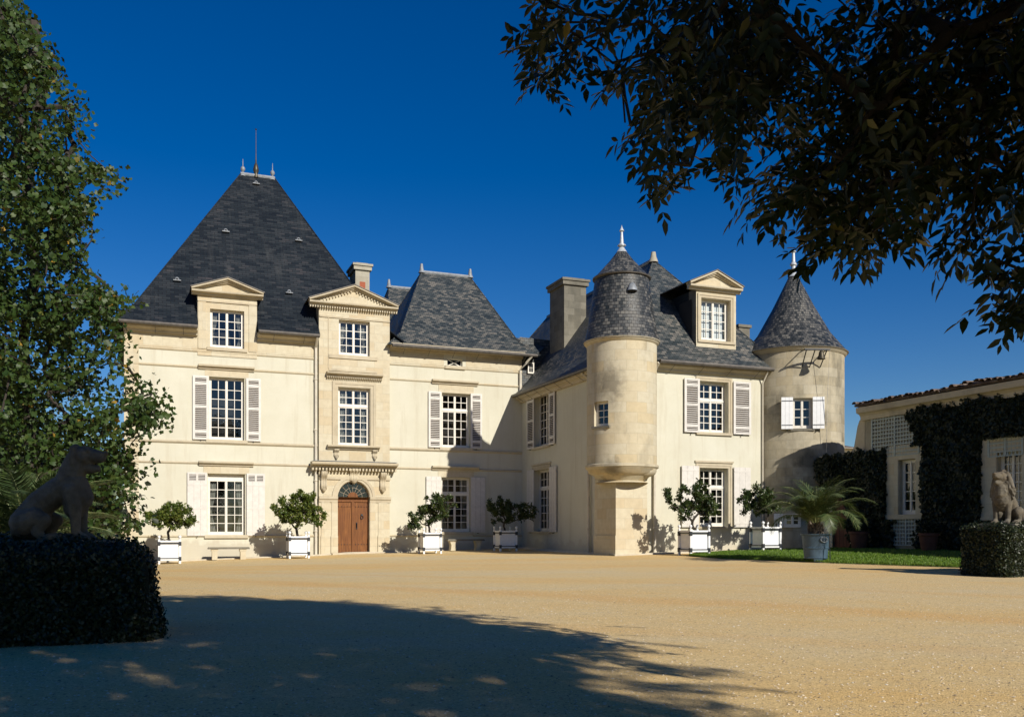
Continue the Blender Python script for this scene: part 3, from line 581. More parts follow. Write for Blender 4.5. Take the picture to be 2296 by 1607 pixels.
for k, (ra, rb, pr) in enumerate(((ar + .02, ar + .12, .03), (ar + .123, ar + .24, .055))):
    for i in range(NA):
        A = [(acx - rr * math.cos(math.pi * j / NA), zs + rr * math.sin(math.pi * j / NA)) for j in (i, i + 1) for rr in (ra, rb)]
        b.poly([(A[0][0], -pr, A[0][1]), (A[2][0], -pr, A[2][1]), (A[3][0], -pr, A[3][1]), (A[1][0], -pr, A[1][1])], 'trim')
        b.poly([(A[1][0], -pr, A[1][1]), (A[3][0], -pr, A[3][1]), (A[3][0], 0, A[3][1]), (A[1][0], 0, A[1][1])], 'trim'); b.poly([(A[0][0], 0, A[0][1]), (A[2][0], 0, A[2][1]), (A[2][0], -pr, A[2][1]), (A[0][0], -pr, A[0][1])], 'trim')
b.build('archivolt', CH)
for x0, x1 in ((bx0, ax0 - .01), (ax1 + .01, bx1 + .04)):
    b = MB(at_y(YB)); cornice(b, x0, x1, zs - .22, zs + .03, .1); b.build('impost', CH)
for x0, x1 in ((ax0 - .27, ax0 - .02), (ax1 + .02, ax1 + .27), (bx1 - .5, bx1 - .1), (bx0 + .1, bx0 + .45)):
    b = MB(at_y(YB)); b.box(x0, x1, -.03, .0, -.9, zs - .225, 'stone', 'k'); b.box(x0 - .02, x1 + .02, -.05, -.001, -.9, .8, 'stone', 'k'); b.build('pilaster', CH)
for o in (o_fb,):                                           # moulded surround of the window above the door
    b = MB(at_y(YB))
    for g0, g1, pr in ((.02, .14, .03), (.142, .25, .05)):
        b.box(o[0] - g1, o[0] - g0, -pr, 0, o[2], o[3] + g0, 'trim', 'k'); b.box(o[1] + g0, o[1] + g1, -pr, 0, o[2], o[3] + g0, 'trim', 'k'); b.box(o[0] - g1, o[1] + g1, -pr, 0, o[3] + g0, o[3] + g1, 'trim', 'k')
    b.build('window_surround', CH)
def bracket(T, x, z0, z1, w_, pr, name='bracket'):
    b = MB(T); h = z1 - z0; n = 14; out = []
    for i in range(n + 1):
        t = i / n; out.append((-pr * (.30 + .62 * t * t + .16 * math.sin(t * 9.5)), z0 + h * t))
    prof = [(.01, z0 - .05)] + out + [(.01, z1)]
    b.extx(prof, x - w_ / 2, x + w_ / 2, 'trim')
    for k in (-.3, 0, .3): b.extx([(p - .018, q) for p, q in out] + [(0, z1)], x + k * w_ - w_ * .07, x + k * w_ + w_ * .07, 'trim')
    b.lathe((x, -pr * .3), [(0, z0 - .16), (w_ * .3, z0 - .08), (w_ * .42, z0), (0, z0 + .03)], 'trim', 8)
    return b.build(name, CH)
TB = at_y(YB)
zc1 = on_y(795, 1036, YB - .2)[1]; cx0 = on_y(699.5, 1035, YB - .42)[0]; cx1 = on_y(893, 1045, YB - .42)[0]
b = MB(TB); cornice(b, cx0, cx1, zc1 - .26, zc1, .48, dentil=.135); b.box(cx0 + .05, cx1 - .05, -.49, .004, zc1 + .004, zc1 + .02, 'lead')
b.box(bx0 + .02, bx1 + .03, -.06, .0, zc1 - .72, zc1 - .62, 'trim'); b.build('entablature', CH)
for px in (726.5, 859): bracket(TB, on_y(px, 1070, YB - .1)[0], zc1 - 1.12, zc1 - .40, .24, .3)
bracket(TB, acx, zs + ar + .02, zs + ar + .52, .34, .22, 'keystone')
zc2 = o_fb[2]; x0, x1 = on_y(735, 1000, YB - .2)[0], on_y(852.7, 1000, YB - .2)[0]
b = MB(TB); cornice(b, x0, x1, zc2 - .17, zc2 + .01, .24); b.build('sill', CH)
for px in (755, 841): bracket(TB, on_y(px, 1010, YB - .1)[0], zc2 - .47, zc2 - .17, .2, .17)
x0, z1 = on_y(733.4, 831, YB - .2); x1 = on_y(859, 838, YB - .2)[0]
b = MB(TB); cornice(b, x0, x1, z1 - .2, z1, .28, dentil=.075); b.build('window_hood', CH)
b = MB(TB); b.box(o_d2[0] - .42, o_d2[1] + .32, -.05, 0, o_d2[2] - .17, o_d2[2] - .02, 'trim'); b.box(o_d2[0] - .42, o_d2[1] + .32, -.03, 0, z1 + .05, z1 + .14, 'trim'); b.box(o_d2[0] - .45, o_d2[0] - .42, -.02, 0, z1 + .14, zpb - .5, 'trim'); b.box(bx0 + .02, bx1 - .0, -.04, 0, zpb - .5, zpb - .43, 'trim'); b.build('panel_moulding', CH)
window(TB, *o_fb, 5, transom=o_fb[3] - .31 * (o_fb[3] - o_fb[2]), curtain=.3); window(TB, *o_d2, 4, curtain=.3)
# door and fanlight
zd0 = on_y(793, 1238.5, YB)[1]
dr = MB(at_y(YB + .2)); dr.box(ax0, ax1, -.02, .06, zs - .13, zs, 'wood'); dr.box(ax0 + .0, ax1, -.045, .06, zs - .20, zs - .131, 'wood')
dr.box(acx - .055, acx + .055, -.05, .06, zd0, zs - .201, 'wood')
for a, c in ((ax0 + .01, acx - .057), (acx + .057, ax1 - .01)):
    dr.box(a, c, 0, .05, zd0, zs - .205, 'wood')
    for z in (zd0 + .03, zs - .42): dr.box(a + .03, c - .03, -.012, -.001, z, z + .1, 'wood')
    for i in range(5):
        for z in (zd0 + .35, zd0 + 1.95): dr.lathe((a + (c - a) * (i + .5) / 5, -.012), [(.018, z - .018), (.02, z), (.0, z + .02)], 'iron', 6)
dro = dr.build('front_door', CH)
h = MB(at_y(YB + .17)); xh = acx + .38; zh = zd0 + 1.5
h.tube([(xh + .055 * math.cos(a), -.02, zh + .075 * math.sin(a)) for a in np.linspace(0, 2 * math.pi, 13)], .014, 'iron'); h.box(xh - .04, xh + .04, -.03, .03, zh + .06, zh + .13, 'iron'); h.build('door_knocker', dro)
h = MB(at_y(YB + .17)); h.box(acx + .14, acx + .18, -.02, .03, zd0 + 1.0, zd0 + 1.28, 'iron'); h.tube([(acx + .16, -.02, zd0 + 1.05), (acx + .16, -.06, zd0 + 1.1), (acx + .16, -.06, zd0 + 1.2), (acx + .16, -.02, zd0 + 1.25)], .012, 'iron'); h.build('door_handle', dro)
fl = MB(at_y(YB + .22)); 
M['fanbar'] = plain('fanlight_paint', (.32, .27, .2), .5, .2, 9)
for rr, rad in ((ar * .97, .02), (ar * .6, .009)): fl.tube([(acx - rr * math.cos(a), 0, zs + rr * math.sin(a)) for a in np.linspace(0.02, math.pi - .02, 20)], rad, 'fanbar')
for k in range(1, 8):
    a = math.pi * k / 8; fl.tube([(acx - .2 * math.cos(a), 0, zs + .2 * math.sin(a)), (acx - ar * .97 * math.cos(a), 0, zs + ar * .97 * math.sin(a))], .009, 'fanbar')
fl.ext([(acx - .22 * math.cos(a), zs + .22 * math.sin(a)) for a in np.linspace(0, math.pi, 12)], -.03, .02, 'wood')
flo = fl.build('fanlight', CH); g = MB(at_y(YB + .235)); g.poly([(p, 0, q) for p, q in arc], 'glass'); g.build('pane', flo)
b = MB(); b.box(ax0 - .3, ax1 + .3, YB - .45, YB + .25, -.9, zd0 - .004, 'paving'); b.build('doorstep', CH)

# ---- pediments and dormers
def pediment(T, x0, x1, z0, za, parent, name, dent=0, proj=.3, back=2.4, roofmat='slate_dark', lead=True):
    b = MB(T); xm = (x0 + x1) / 2; h = .2; hw = (x1 - x0) / 2
    cornice(b, x0 + .02, x1 - .02, z0 - .06, z0 + h * .6, proj, dentil=dent)
    b.ext([(x0 + .12, z0 + h * .6 - .01), (x1 - .12, z0 + h * .6 - .01), (xm, za - .16)], -.05, .2, 'stone')
    tt = .19
    for sg in (-1, 1):
        e = xm + sg * hw
        for q, (t0, t1, pr) in enumerate(((0, .07, proj), (.07, .13, proj * .72), (.13, tt, proj * .45))):
            z_e = z0 + h * .6
            k = (za - z_e - .02) / hw
            P = [(e, z_e + .06 - t0 + .02), (xm, za - t0 - .0), (xm, za - t1), (e - sg * .02, z_e + .06 - t1 + .02)]
            P = [(a, max(c, z_e + .003)) for a, c in P]
            b.ext(P if sg < 0 else P[::-1], -pr, .06, 'trim')
        if dent:
            n = int(hw / dent * .8)
            for i in range(2, n):
                f = i / n; xx = e + (xm - e) * f; zz = z0 + h * .6 + .06 + (za - z0 - h * .6 - .06) * f - tt - .0
                b.box(xx - dent * .25, xx + dent * .25, -proj * .4, .0, zz - dent * .6, zz + .01, 'trim')
    po = b.build(name, parent)
    r = MB(T)
    for sg in (-1, 1):
        e = xm + sg * (hw + .03); z_e = z0 + h * .6 + .09
        P = [(e, -proj - .03, z_e), (xm, -proj - .03, za + .03), (xm, back, za + .03), (e, back, z_e)]
        r.poly(P if sg > 0 else P[::-1], roofmat); Q = [(p[0], p[1], p[2] - .03) for p in P]; r.poly(Q if sg < 0 else Q[::-1], 'zinc')
        r.poly([P[0], P[1], Q[1], Q[0]], 'zinc'); r.poly([P[0], P[3], Q[3], Q[0]], 'zinc')
    r.build('dormer_roof', po if parent is CH else parent)
    return po
pd2x0, pz2 = on_y(693.8, 680, YB - .3); pd2x1 = on_y(894.5, 690, YB - .3)[0]; pz2a = on_y(801.5, 639, YB - .3)[1]
pediment(TB, pd2x0, pd2x1, zpb, pz2a, CH, 'pediment', dent=.1)
DT = at_y(-.03)
dm = MB(DT); wall_plane(dm, dx0, dx1, o_d1[2] - .36, dzt, [(*o_d1, 'win')], 'stone')
for x in (dx0, dx1): dm.poly([(x, 0, o_d1[2] - .36), (x, 2.2, o_d1[2] - .36), (x, 2.2, dzt), (x, 0, dzt)], 'stone')
dm.box(dx0 + .02, dx0 + .32, -.03, 0, o_d1[2] - .1, dzt - .3, 'stone', 'k'); dm.box(dx1 - .32, dx1 - .02, -.03, 0, o_d1[2] - .1, dzt - .3, 'stone', 'k'); dm.box(dx0, dx1, -.05, 0, dzt - .3, dzt - .24, 'trim', 'k')
dmo = dm.build('dormer', CH); 
q0, _ = on_y(428.6, 660, -.3); q1, _ = on_y(592, 668, -.3); qa = on_y(511, 622.5, -.3)[1]
pediment(DT, q0, q1, dzt, qa, dmo, 'pediment'); window(DT, *o_d1, 4, parent=dmo, curtain=.18)
for x in (bx0, bx1):                                        # cheeks of the door-bay dormer
    b = MB(); b.poly([(x, YB, ZE - .5), (x, 2.4, ZE - .5), (x, 2.4, zpb), (x, YB, zpb)], 'stone'); b.build('dormer_cheek', CH)

# ---- roofs
def hip_roof(name, x0, x1, y0, y1, ze, ra, rb, zr, mat, flare=(.75, .75), gaps=(), lead=True, sides='fklr'):
    # ra, rb: ridge ends (x, y); ring of eaves, ring at the bend, ridge
    b = MB(); fi, fz = flare
    E = [(x0, y0, ze), (x1, y0, ze), (x1, y1, ze), (x0, y1, ze)]; K = [(x0 + fi, y0 + fi, ze + fz), (x1 - fi, y0 + fi, ze + fz), (x1 - fi, y1 - fi, ze + fz), (x0 + fi, y1 - fi, ze + fz)]
    A, B = (*ra, zr), (*rb, zr)
    alongx = abs(ra[0] - rb[0]) > abs(ra[1] - rb[1])
    tops = [[B, A], [B], [A, B], [A]] if alongx else [[A], [B, A], [B], [A, B]]    # front, right, back, left
    for i in range(4):
        j = (i + 1) % 4
        if i == 0 and gaps:
            cuts = [x0] + [v for g in gaps for v in g] + [x1]
            for a, c in zip(cuts[::2], cuts[1::2]):
                ta, tc = max(0, min(1, (a - K[0][0]) / (K[1][0] - K[0][0]))), max(0, min(1, (c - K[0][0]) / (K[1][0] - K[0][0])))
                ka = K[0][0] + (K[1][0] - K[0][0]) * ta; kc = K[0][0] + (K[1][0] - K[0][0]) * tc
                b.poly([(a, y0, ze), (c, y0, ze), (kc, K[0][1], K[0][2]), (ka, K[0][1], K[0][2])], mat)
        else: b.poly([E[i], E[j], K[j], K[i]], mat)
        n = 6                                             # a slightly hollow sweep from bend to ridge
        b.poly([K[i], K[j], *tops[i]], mat)
    o = b.build(name, CH)
    h = MB()
    hips = ((0, A), (1, B if alongx else A), (2, B), (3, A if alongx else B))
    for i, top in hips:
        if lead: h.tube([E[i], K[i], top], [.03, .03, .03], M and mat, 5)
    if lead: h.tube([A, B], .09, 'lead', 8); h.build('ridge_cap', o)
    return o, A, B
rx0, rz0 = on_y(539.5, 390, 5); rx1, _ = on_y(616, 401.5, 5)
pav_roof, RA, RB = hip_roof('roof', XA - .45, 2.05, -.5, 10.5, ZE, (rx0, 5), (rx1, 5), rz0, 'slate_dark', (.8, .85), gaps=((dx0, dx1), (bx0, 2.04)))
b = MB()                                                   # lower roof strip right of the door bay
def vent(x, z):                                            # little lead roof vents on the front slope
    yk = -.5 + .8; zk = ZE + .85; t = (z - zk) / (rz0 - zk); y = yk + t * (5 - yk)
    m = MB(); m.box(x - .15, x + .15, y - .16, y + .1, z - .05, z - .02, 'lead'); m.lathe((x, y - .02), [(.09, z - .03), (.09, z + .05), (.06, z + .1), (0, z + .12)], 'lead', 10); m.poly([(x - .05, y - .115, z - .01), (x + .05, y - .115, z - .01), (x + .03, y - .105, z + .06), (x - .03, y - .105, z + .06)], 'dark'); m.build('roof_vent', pav_roof)
for px, py in ((574, 412), (506, 519), (669, 539), (397, 628), (648, 656)):
    k = 2.5
    for _ in range(10):
        x, z = on_y(px, py, k); t = (z - ZE - .85) / (rz0 - ZE - .85); k = .3 + t * 4.7
    vent(x, z)
def finial(name, x, y, z, prof, mat='lead', parent=CH):
    m = MB(); m.lathe((x, y), [(r, z + h) for r, h in prof], mat, 12); return m.build(name, parent)
for rx in (rx0 + .1, rx1 - .1): finial('finial', rx, 5, rz0 - .1, [(.13, 0), (.07, .12), (.035, .2), (.085, .27), (.105, .34), (.08, .41), (.02, .47), (.01, .78), (0, .8)], parent=pav_roof)
finial('lightning_rod', (rx0 + rx1) / 2 - .08, 5, rz0 - .1, [(.14, 0), (.08, .2), (.12, .3), (.13, .4), (.08, .6), (.035, .7), (.02, 1.0), (.014, 1.7), (.012, 2.2), (.05, 2.24), (0, 2.28)], 'bronze', pav_roof)
mx0, mz = on_y(945.3, 609.8, 4); mx1, _ = on_y(1054, 620.7, 4)
mid_roof, MA, MBp = hip_roof('roof', 1.35, 8.35, -.5, 8.5, ZE - .15, (mx0, 4), (mx1, 4), mz, 'slate', (.75, .7))
prof_pt = [(.16, 0), (.1, .15), (.07, .36), (.06, .44), (0, .45)]
for x in (mx0, mx1): finial('finial', x, 4, mz - .05, prof_pt, parent=mid_roof)
sx0, sz = on_y(872, 643, 9.5)
back_roof, _, _ = hip_roof('roof', 2.0, 9, 4.5, 14.5, ZE - .1, (sx0, 9.5), (sx0 + 3, 9.5), sz, 'slate', (.7, .7)); finial('finial', sx0, 9.5, sz - .05, prof_pt, parent=back_roof)
# link roof between middle block and wing, slate-hung side with a small window
b = MB(); lz = on_y(1235, 769, 1)[1]
lx0, lx1 = 7.2, on_y(1236, 770, .6)[0]
b.poly([(lx0, -.42, ZE - .15), (8.15, -.42, ZE - .18), (lx1, .6, lz), (lx0, .6, lz + .03)], 'slate'); b.poly([(lx0, .6, lz + .03), (lx1, .6, lz), (lx1, 3.2, lz), (lx0, 3.2, lz + .03)], 'slate')
b.poly([(XR, .25, 6.8), (lx1 + .2, .25, 6.8), (lx1, .25, lz - .05), (XR, .25, lz)], 'slate'); b.box(lx1 - .05, lx1 + .03, -.2, 1.0, lz - .02, lz + .05, 'lead'); b.build('link_roof', CH)
sw = rect(1183, 812, 1197, 838, .2); window(at_y(.14), *sw, 2, cols=2, leaves_=1, dep=.02, fr=.008, muntin=.014)
b = MB(); b.box(sw[0] - .03, sw[1] + .03, .205, .24, sw[2] - .03, sw[3] + .03, 'dark'); b.build('opening', CH)

def stack(name, x0, x1, y0, y1, z0, z1, mat, bands=False):
    m = MB(); m.box(x0, x1, y0, y1, z0, z1 - .32, mat)
    if bands:
        for z in np.arange(z1 - .85, z0, -.95): m.box((x0 + x1) / 2 - .13, (x0 + x1) / 2 + .13, y0 - .006, y0, z - .45, z, 'brick', 'k')
    m.box(x0 - .09, x1 + .09, y0 - .09, y1 + .09, z1 - .319, z1 - .14, mat); m.box(x0 - .14, x1 + .14, y0 - .14, y1 + .14, z1 - .139, z1 - .04, mat)
    m.box(x0 + .05, x1 - .05, y0 + .05, y1 - .05, z1 - .039, z1 + .03, mat)
    return m.build(name, CH)
c0 = on_y(797, 620, 3)[0]; c1 = on_y(828.5, 620, 3)[0]; zt = on_y(812, 590, 3)[1]
M['chimstone'] = stone('chimney_stone', (.40, .375, .30), (.33, .30, .23), .45, .5, .42, joint=.4)
stack('chimney', c0, c1, 3, 4.3, ZE, zt, 'chimstone', True)

# ================= wing
XW1 = 14.6; ZW = 7.1
o_w1 = rect(1568.8, 853.8, 1632.3, 971, YF); o_w0 = rect(1568.8, 1048.5, 1632, 1179.6, YF)
b = MB(at_y(YF)); wall_plane(b, XR, XW1, -.9, ZW - .1, [(*o_w1, 'win'), (*o_w0, 'win')], 'stucco', rev=.32)
b.poly([(XW1, 0, -.9), (XW1, 0, ZW), (XW1, 12, ZW), (XW1, 12, -.9)], 'stucco')
def srect(a, b_, c, d):
    y0, z1 = on_x(a, b_, XR); y1, z0 = on_x(c, d, XR); return -y0, -y1, z0, z1
o_r1 = srect(1197.6, 886, 1230.5, 996.5); o_r0 = srect(1197.6, 1055, 1231.5, 1190.5)
b.T = at_x(XR); wall_plane(b, 0, -YF, -.9, ZW - .1, [(*o_r1, 'win'), (*o_r0, 'win')], 'stucco', rev=.32)
b.build('wall', CH)
window(at_y(YF), *o_w1, 4, transom=o_w1[3] - .36 * (o_w1[3] - o_w1[2]), dep=.24); window(at_y(YF), *o_w0, 5, transom=o_w0[3] - .33 * (o_w0[3] - o_w0[2]), dep=.24, curtain=.2)
window(at_x(XR), *o_r1, 6, dep=.26); window(at_x(XR), *o_r0, 5, transom=o_r0[3] - .3 * (o_r0[3] - o_r0[2]), dep=.26)
def surround(T, o, pr=.04, top=True):
    m = MB(T)
    for g0, g1, p in ((.01, .09, pr * .6), (.092, .17, pr)):
        m.box(o[0] - g1, o[0] - g0, -p, 0, o[2], o[3] + g0, 'trim', 'k'); m.box(o[1] + g0, o[1] + g1, -p, 0, o[2], o[3] + g0, 'trim', 'k'); m.box(o[0] - g1, o[1] + g1, -p, 0, o[3] + g0, o[3] + g1, 'trim', 'k')
    if top: m.box(o[0] - .22, o[1] + .22, -pr * 1.6, 0, o[3] + .2, o[3] + .27, 'trim', 'k')
    m.box(o[0] - .17, o[1] + .17, -.08, .3, o[2] - .1, o[2] - .002, 'trim'); return m.build('window_surround', CH)
for T, o in ((at_y(YF), o_w1), (at_y(YF), o_w0), (at_x(XR), o_r1), (at_x(XR), o_r0)): surround(T, o, top=o is not o_w1)
def shw(pa, pb, o, **k): shutter(at_y(YF), on_y(pa, 1000, YF - .09)[0], on_y(pb, 1000, YF - .09)[0], o[2] - .03, o[3] + .06, y=-.06, **k)
shw(1535, 1569, o_w1); shw(1645, 1684, o_w1); shw(1529, 1567, o_w0, louver=False); shw(1646, 1683, o_w0, louver=False)
def shs(pa, pb, o, **k): shutter(at_x(XR), -on_x(pa, 1000, XR - .07)[0], -on_x(pb, 1000, XR - .07)[0], o[2] - .03, o[3] + .04, y=-.05, **k)
shs(1181.5, 1197, o_r1); shs(1231, 1243.6, o_r1); shs(1182, 1197, o_r0, louver=False); shs(1232, 1247, o_r0, louver=False)
b = MB(at_y(YF)); cornice(b, XR + .9, XW1, ZW - .3, ZW - .02, .33); b.build('eaves_cornice', CH); b = MB(at_x(XR)); cornice(b, 0.02, -YF - .9, ZW - .32, ZW - .02, .33); b.build('eaves_cornice', CH)
xm = (XR + XW1) / 2
ya, za = on_x(1465, 583, xm); yb = 5.0
wing_roof, WA, WB = hip_roof('roof', XR - .42, XW1 + .4, YF - .42, 8.5, ZW, (xm, ya), (xm, yb), za, 'slate', (.8, .75))
finial('finial', xm, ya, za - .1, [(.2, 0), (.16, .12), (.12, .22), (.09, .42), (0, .43)], 'chimstone', wing_roof)
# large chimney stack on the wing's left slope
ks = 8.9; kx0, kz = on_x(1265, 622, ks)[0], on_x(1265, 622, ks)[1]
fy = on_x(1265, 640, ks)[0]
cA = on_y(1265, 640, fy)[0]; cB = on_y(1314, 640, fy)[0]; dY = on_x(1233, 640, cA)[0]
stack('chimney', cA, cB, fy, dY, ZW + .3, kz + .02, 'greystone')
b = MB(); 
for (x, y) in ((13.6, -6.2),):
    m = MB(); px, pz = on_y(1669, 728, -6); m.box(px - .27, px + .27, -6, -5.4, 8, pz - .12, 'greystone'); m.box(px - .33, px + .33, -6.06, -5.34, pz - .119, pz, 'greystone'); m.build('chimney', CH)
# wing dormer
YD = YF + .42; d0, d1 = on_y(1561, 700, YD)[0], on_y(1650, 700, YD)[0]; dzb = on_y(1605, 813, YD)[1]; dzt2 = on_y(1605, 652, YD)[1]
o_wd = rect(1572.5, 668, 1637, 767, YD)
m = MB(at_y(YD)); wall_plane(m, d0, d1, dzb - .2, dzt2, [(*o_wd, 'win')], 'turretflat' if False else 'stone')
for x in (d0, d1): m.poly([(x, 0, dzb - .2), (x, .5, dzb - .2), (x, .5, dzt2), (x, 0, dzt2)], 'greystone'); m.poly([(x, .5, dzb - .2), (x, 3.4, dzb + 1.5), (x, 3.4, dzt2), (x, .5, dzt2)], 'slate_dark')
for g0, g1, p in ((.02, .1, .03), (.102, .17, .05)):
    o = o_wd; m.box(o[0] - g1, o[0] - g0, -p, 0, o[2], o[3] + g0, 'trim', 'k'); m.box(o[1] + g0, o[1] + g1, -p, 0, o[2], o[3] + g0, 'trim', 'k'); m.box(o[0] - g1, o[1] + g1, -p, 0, o[3] + g0, o[3] + g1, 'trim', 'k')
m.box(d0 + .06, d1 - .04, -.06, .2, o_wd[2] - .1, o_wd[2] - .003, 'trim'); m.box(d0 + .15, d1 - .12, -.04, 0, dzb + .28, dzb + .36, 'trim', 'k')
wdo = m.build('dormer', CH)
pediment(at_y(YD), on_y(1548, 650, YD - .25)[0], on_y(1667, 650, YD - .25)[0], dzt2, on_y(1613, 606, YD - .25)[1], wdo, 'pediment', proj=.26, back=3.6, roofmat='slate')
wn = window(at_y(YD), *o_wd, 4, parent=wdo, dep=.2)
m = MB(at_y(YD)); m.poly([(o_wd[0], .34, o_wd[2]), (o_wd[1], .34, o_wd[2]), (o_wd[1], .34, o_wd[3]), (o_wd[0], .34, o_wd[3])], 'white'); m.build('white_sheet', wn)  # plain white sheet close behind the dormer panes
b = MB(at_y(YD)); b.poly([(d0 - .15, -.45, dzb - .03), (d1 + .15, -.45, dzb - .05), (d1 + .1, .02, dzb + .06), (d0 - .1, .02, dzb + .06)], 'lead'); b.build('flashing', wdo)

# ================= turret at the corner
TCX, TCY = XR, YF
_dist = (W(TCX, TCY)).y; TR = 1.24
def tz(py): return EYE + (HY - py) * (_dist - .3) / F
def cyl_wall(mb, c, r, z0, z1, mat, wa, ww, wz0, wz1, n=48, rev=.3):
    # a round wall with one window opening centred at angle wa
    h = ww / 2 / r; angs = [wa + h + (2 * math.pi - 2 * h) * i / n for i in range(n + 1)]
    def ring(a0, a1, za, zb): mb.poly([(c[0] + r * math.cos(a0), c[1] + r * math.sin(a0), za), (c[0] + r * math.cos(a1), c[1] + r * math.sin(a1), za), (c[0] + r * math.cos(a1), c[1] + r * math.sin(a1), zb), (c[0] + r * math.cos(a0), c[1] + r * math.sin(a0), zb)], mat, [(a0 * r + 50, za + 50), (a1 * r + 50, za + 50), (a1 * r + 50, zb + 50), (a0 * r + 50, zb + 50)], True)
    cuts = [z0, wz0, wz1, z1]
    for za, zb in zip(cuts, cuts[1:]):
        for a, c2 in zip(angs, angs[1:]): ring(a, c2, za, zb)
        if za != wz0:
            for i in range(3): ring(wa - h + 2 * h * i / 3, wa - h + 2 * h * (i + 1) / 3, za, zb)
    # reveals and room, in the frame of the opening
    ca, sa = math.cos(wa), math.sin(wa); T = Matrix(((-sa, -ca, 0, c[0]), (ca, -sa, 0, c[1]), (0, 0, 1, 0), (0, 0, 0, 1)))
    yo = -r * math.cos(h); x = r * math.sin(h); q = mb.T; mb.T = T
    for P in (((-x, yo, wz0), (-x, yo + rev, wz0), (-x, yo + rev, wz1), (-x, yo, wz1)), ((x, yo, wz0), (x, yo + rev, wz0), (x, yo + rev, wz1), (x, yo, wz1)), ((-x, yo, wz1), (-x, yo + rev, wz1), (x, yo + rev, wz1), (x, yo, wz1)), ((-x, yo, wz0), (x, yo, wz0), (x, yo + rev, wz0), (-x, yo + rev, wz0))): mb.poly(P, mat)
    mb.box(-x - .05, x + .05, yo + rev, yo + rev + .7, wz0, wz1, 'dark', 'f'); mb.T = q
    return T, yo, x
zt0, zt1 = tz(1043), tz(768)
camd = math.atan2(-38.76 - TCY, -7.96 - TCX)              # towards the viewer, in the house frame
wa_t = camd - math.asin((1396 - 1349) / 78 * .98)
tb = MB(); Tw, yo, xw = cyl_wall(tb, (TCX, TCY), TR, zt0, zt1, 'turret', wa_t, .62, tz(959), tz(905))
to = tb.build('turret', CH)
wo = window(Tw @ Matrix.Translation((0, yo, 0)), -xw, xw, tz(959), tz(905), 3, cols=2, leaves_=1, dep=.14, parent=to, fr=.03)
for ch in wo.children: pass
m = MB(Tw); m.box(-xw - .08, xw + .08, yo - .06, yo + .2, tz(959) - .08, tz(959) - .002, 'greystone'); m.build('sill', to)
m = MB(); m.lathe((TCX, TCY), [(TR - .3, zt0 - .62), (TR - .55 + .1, zt0 - .55), (TR - .28, zt0 - .40), (TR - .22, zt0 - .34), (TR - .08, zt0 - .28), (TR + .0, zt0 - .13), (TR + .07, zt0 - .08), (TR + .07, zt0 + .0), (TR - .01, zt0 + .03)], 'turret', 48); m.build('corbel', to)
PA = .5                                                    # square pillar under the turret
m = MB(); m.box(TCX - PA, TCX + .75, TCY - PA, TCY + 1.15, -.9, zt0 - .36, 'stone'); m.box(TCX - PA - .03, TCX + .8, TCY - PA - .03, TCY + 1.2, -.9, .85, 'stone'); m.build('pillar', to)
m = MB(); px, _ = on_y(1420, 1060, TCY - PA); zz = tz(1050)
m.lathe((TCX + .45, TCY - PA + .06), [(.06, zz - .52), (.16, zz - .46), (.17, zz - .38), (.3, zz - .33), (.56, zz - .22), (.62, zz - .12), (.62, zz - .03), (.5, zz + .02)], 'turret', 28); m.build('pendant', to)
m = MB(); m.lathe((TCX, TCY), [(TR - .0, zt1 - .1), (TR + .03, zt1 - .08), (TR + .1, zt1 + .0), (TR + .12, zt1 + .04), (TR - .1, zt1 + .05)], 'turret', 48); m.build('cornice', to)
zk = tz(620); r1 = 60.5 / 78 * TR
m = MB(); m.lathe((TCX, TCY), [(TR + .11, zt1 + .0), (TR + .02, zt1 + .35), (TR - .06, zt1 + .8), (TR - .15, zt1 + 1.4), (r1, zk - .06)], 'slate_turret', 56, ru=TR); m.lathe((TCX, TCY), [(r1 + .02, zk - .02), (r1 + .08, zk), (r1 * .94, zk + .1), (r1 * .45, zk + .62), (.05, zk + 1.12)], 'slate_turret', 56, ru=TR)
tr_o = m.build('turret_roof', to)
m = MB(); m.lathe((TCX, TCY), [(r1 - .02, zk - .07), (r1 + .075, zk - .045), (r1 + .085, zk - .01), (r1, zk)], 'zinc', 40); m.build('band', to)
finial('finial', TCX, TCY, zk + 1.05, [(.2, -.12), (.1, .04), (.06, .08), (.15, .12), (.15, .15), (.075, .2), (.055, .4), (.04, .62), (.09, .65), (.035, .76), (0, .88)], 'zincwhite', to)
m = MB(); va = camd + math.asin(24 / 72); vz = tz(664); vr = TR - .17; vx, vy = TCX + vr * math.cos(va), TCY + vr * math.sin(va)
m.lathe((vx, vy), [(.19, vz), (.15, vz + .13), (.07, vz + .27), (0, vz + .3)], 'lead', 12); m.box(vx - .12, vx + .12, vy - .12, vy + .12, vz - .03, vz - .005, 'dark'); m.build('roof_vent', to)

# ================= round tower at the far corner
WCX, WCY, WR = 15.52, YF + .5, 1.89
_d2 = W(WCX, WCY).y
def wz(py): return EYE + (HY - py) * (_d2 - .8) / F
camd2 = math.atan2(-38.76 - WCY, -7.96 - WCX); wa_w = camd2 + math.asin(20 / 115)
w0, w1 = wz(967), wz(901); ww = .72
tb = MB(); Tw2, yo2, xw2 = cyl_wall(tb, (WCX, WCY), WR, -.9, wz(786), 'tower', wa_w, ww, w0, w1, 56)
two = tb.build('tower', CH)
window(Tw2 @ Matrix.Translation((0, yo2, 0)), -xw2, xw2, w0, w1, 3, cols=1, dep=.12, parent=two, fr=.05)
for sg in (-1, 1): a, c = (sg * xw2, sg * (xw2 + .42)); shutter(Tw2 @ Matrix.Translation((0, yo2 - .02, 0)), min(a, c), max(a, c), w0 - .02, w1 + .03, louver=False, straps=True, parent=two, mat='white', y=-.03)
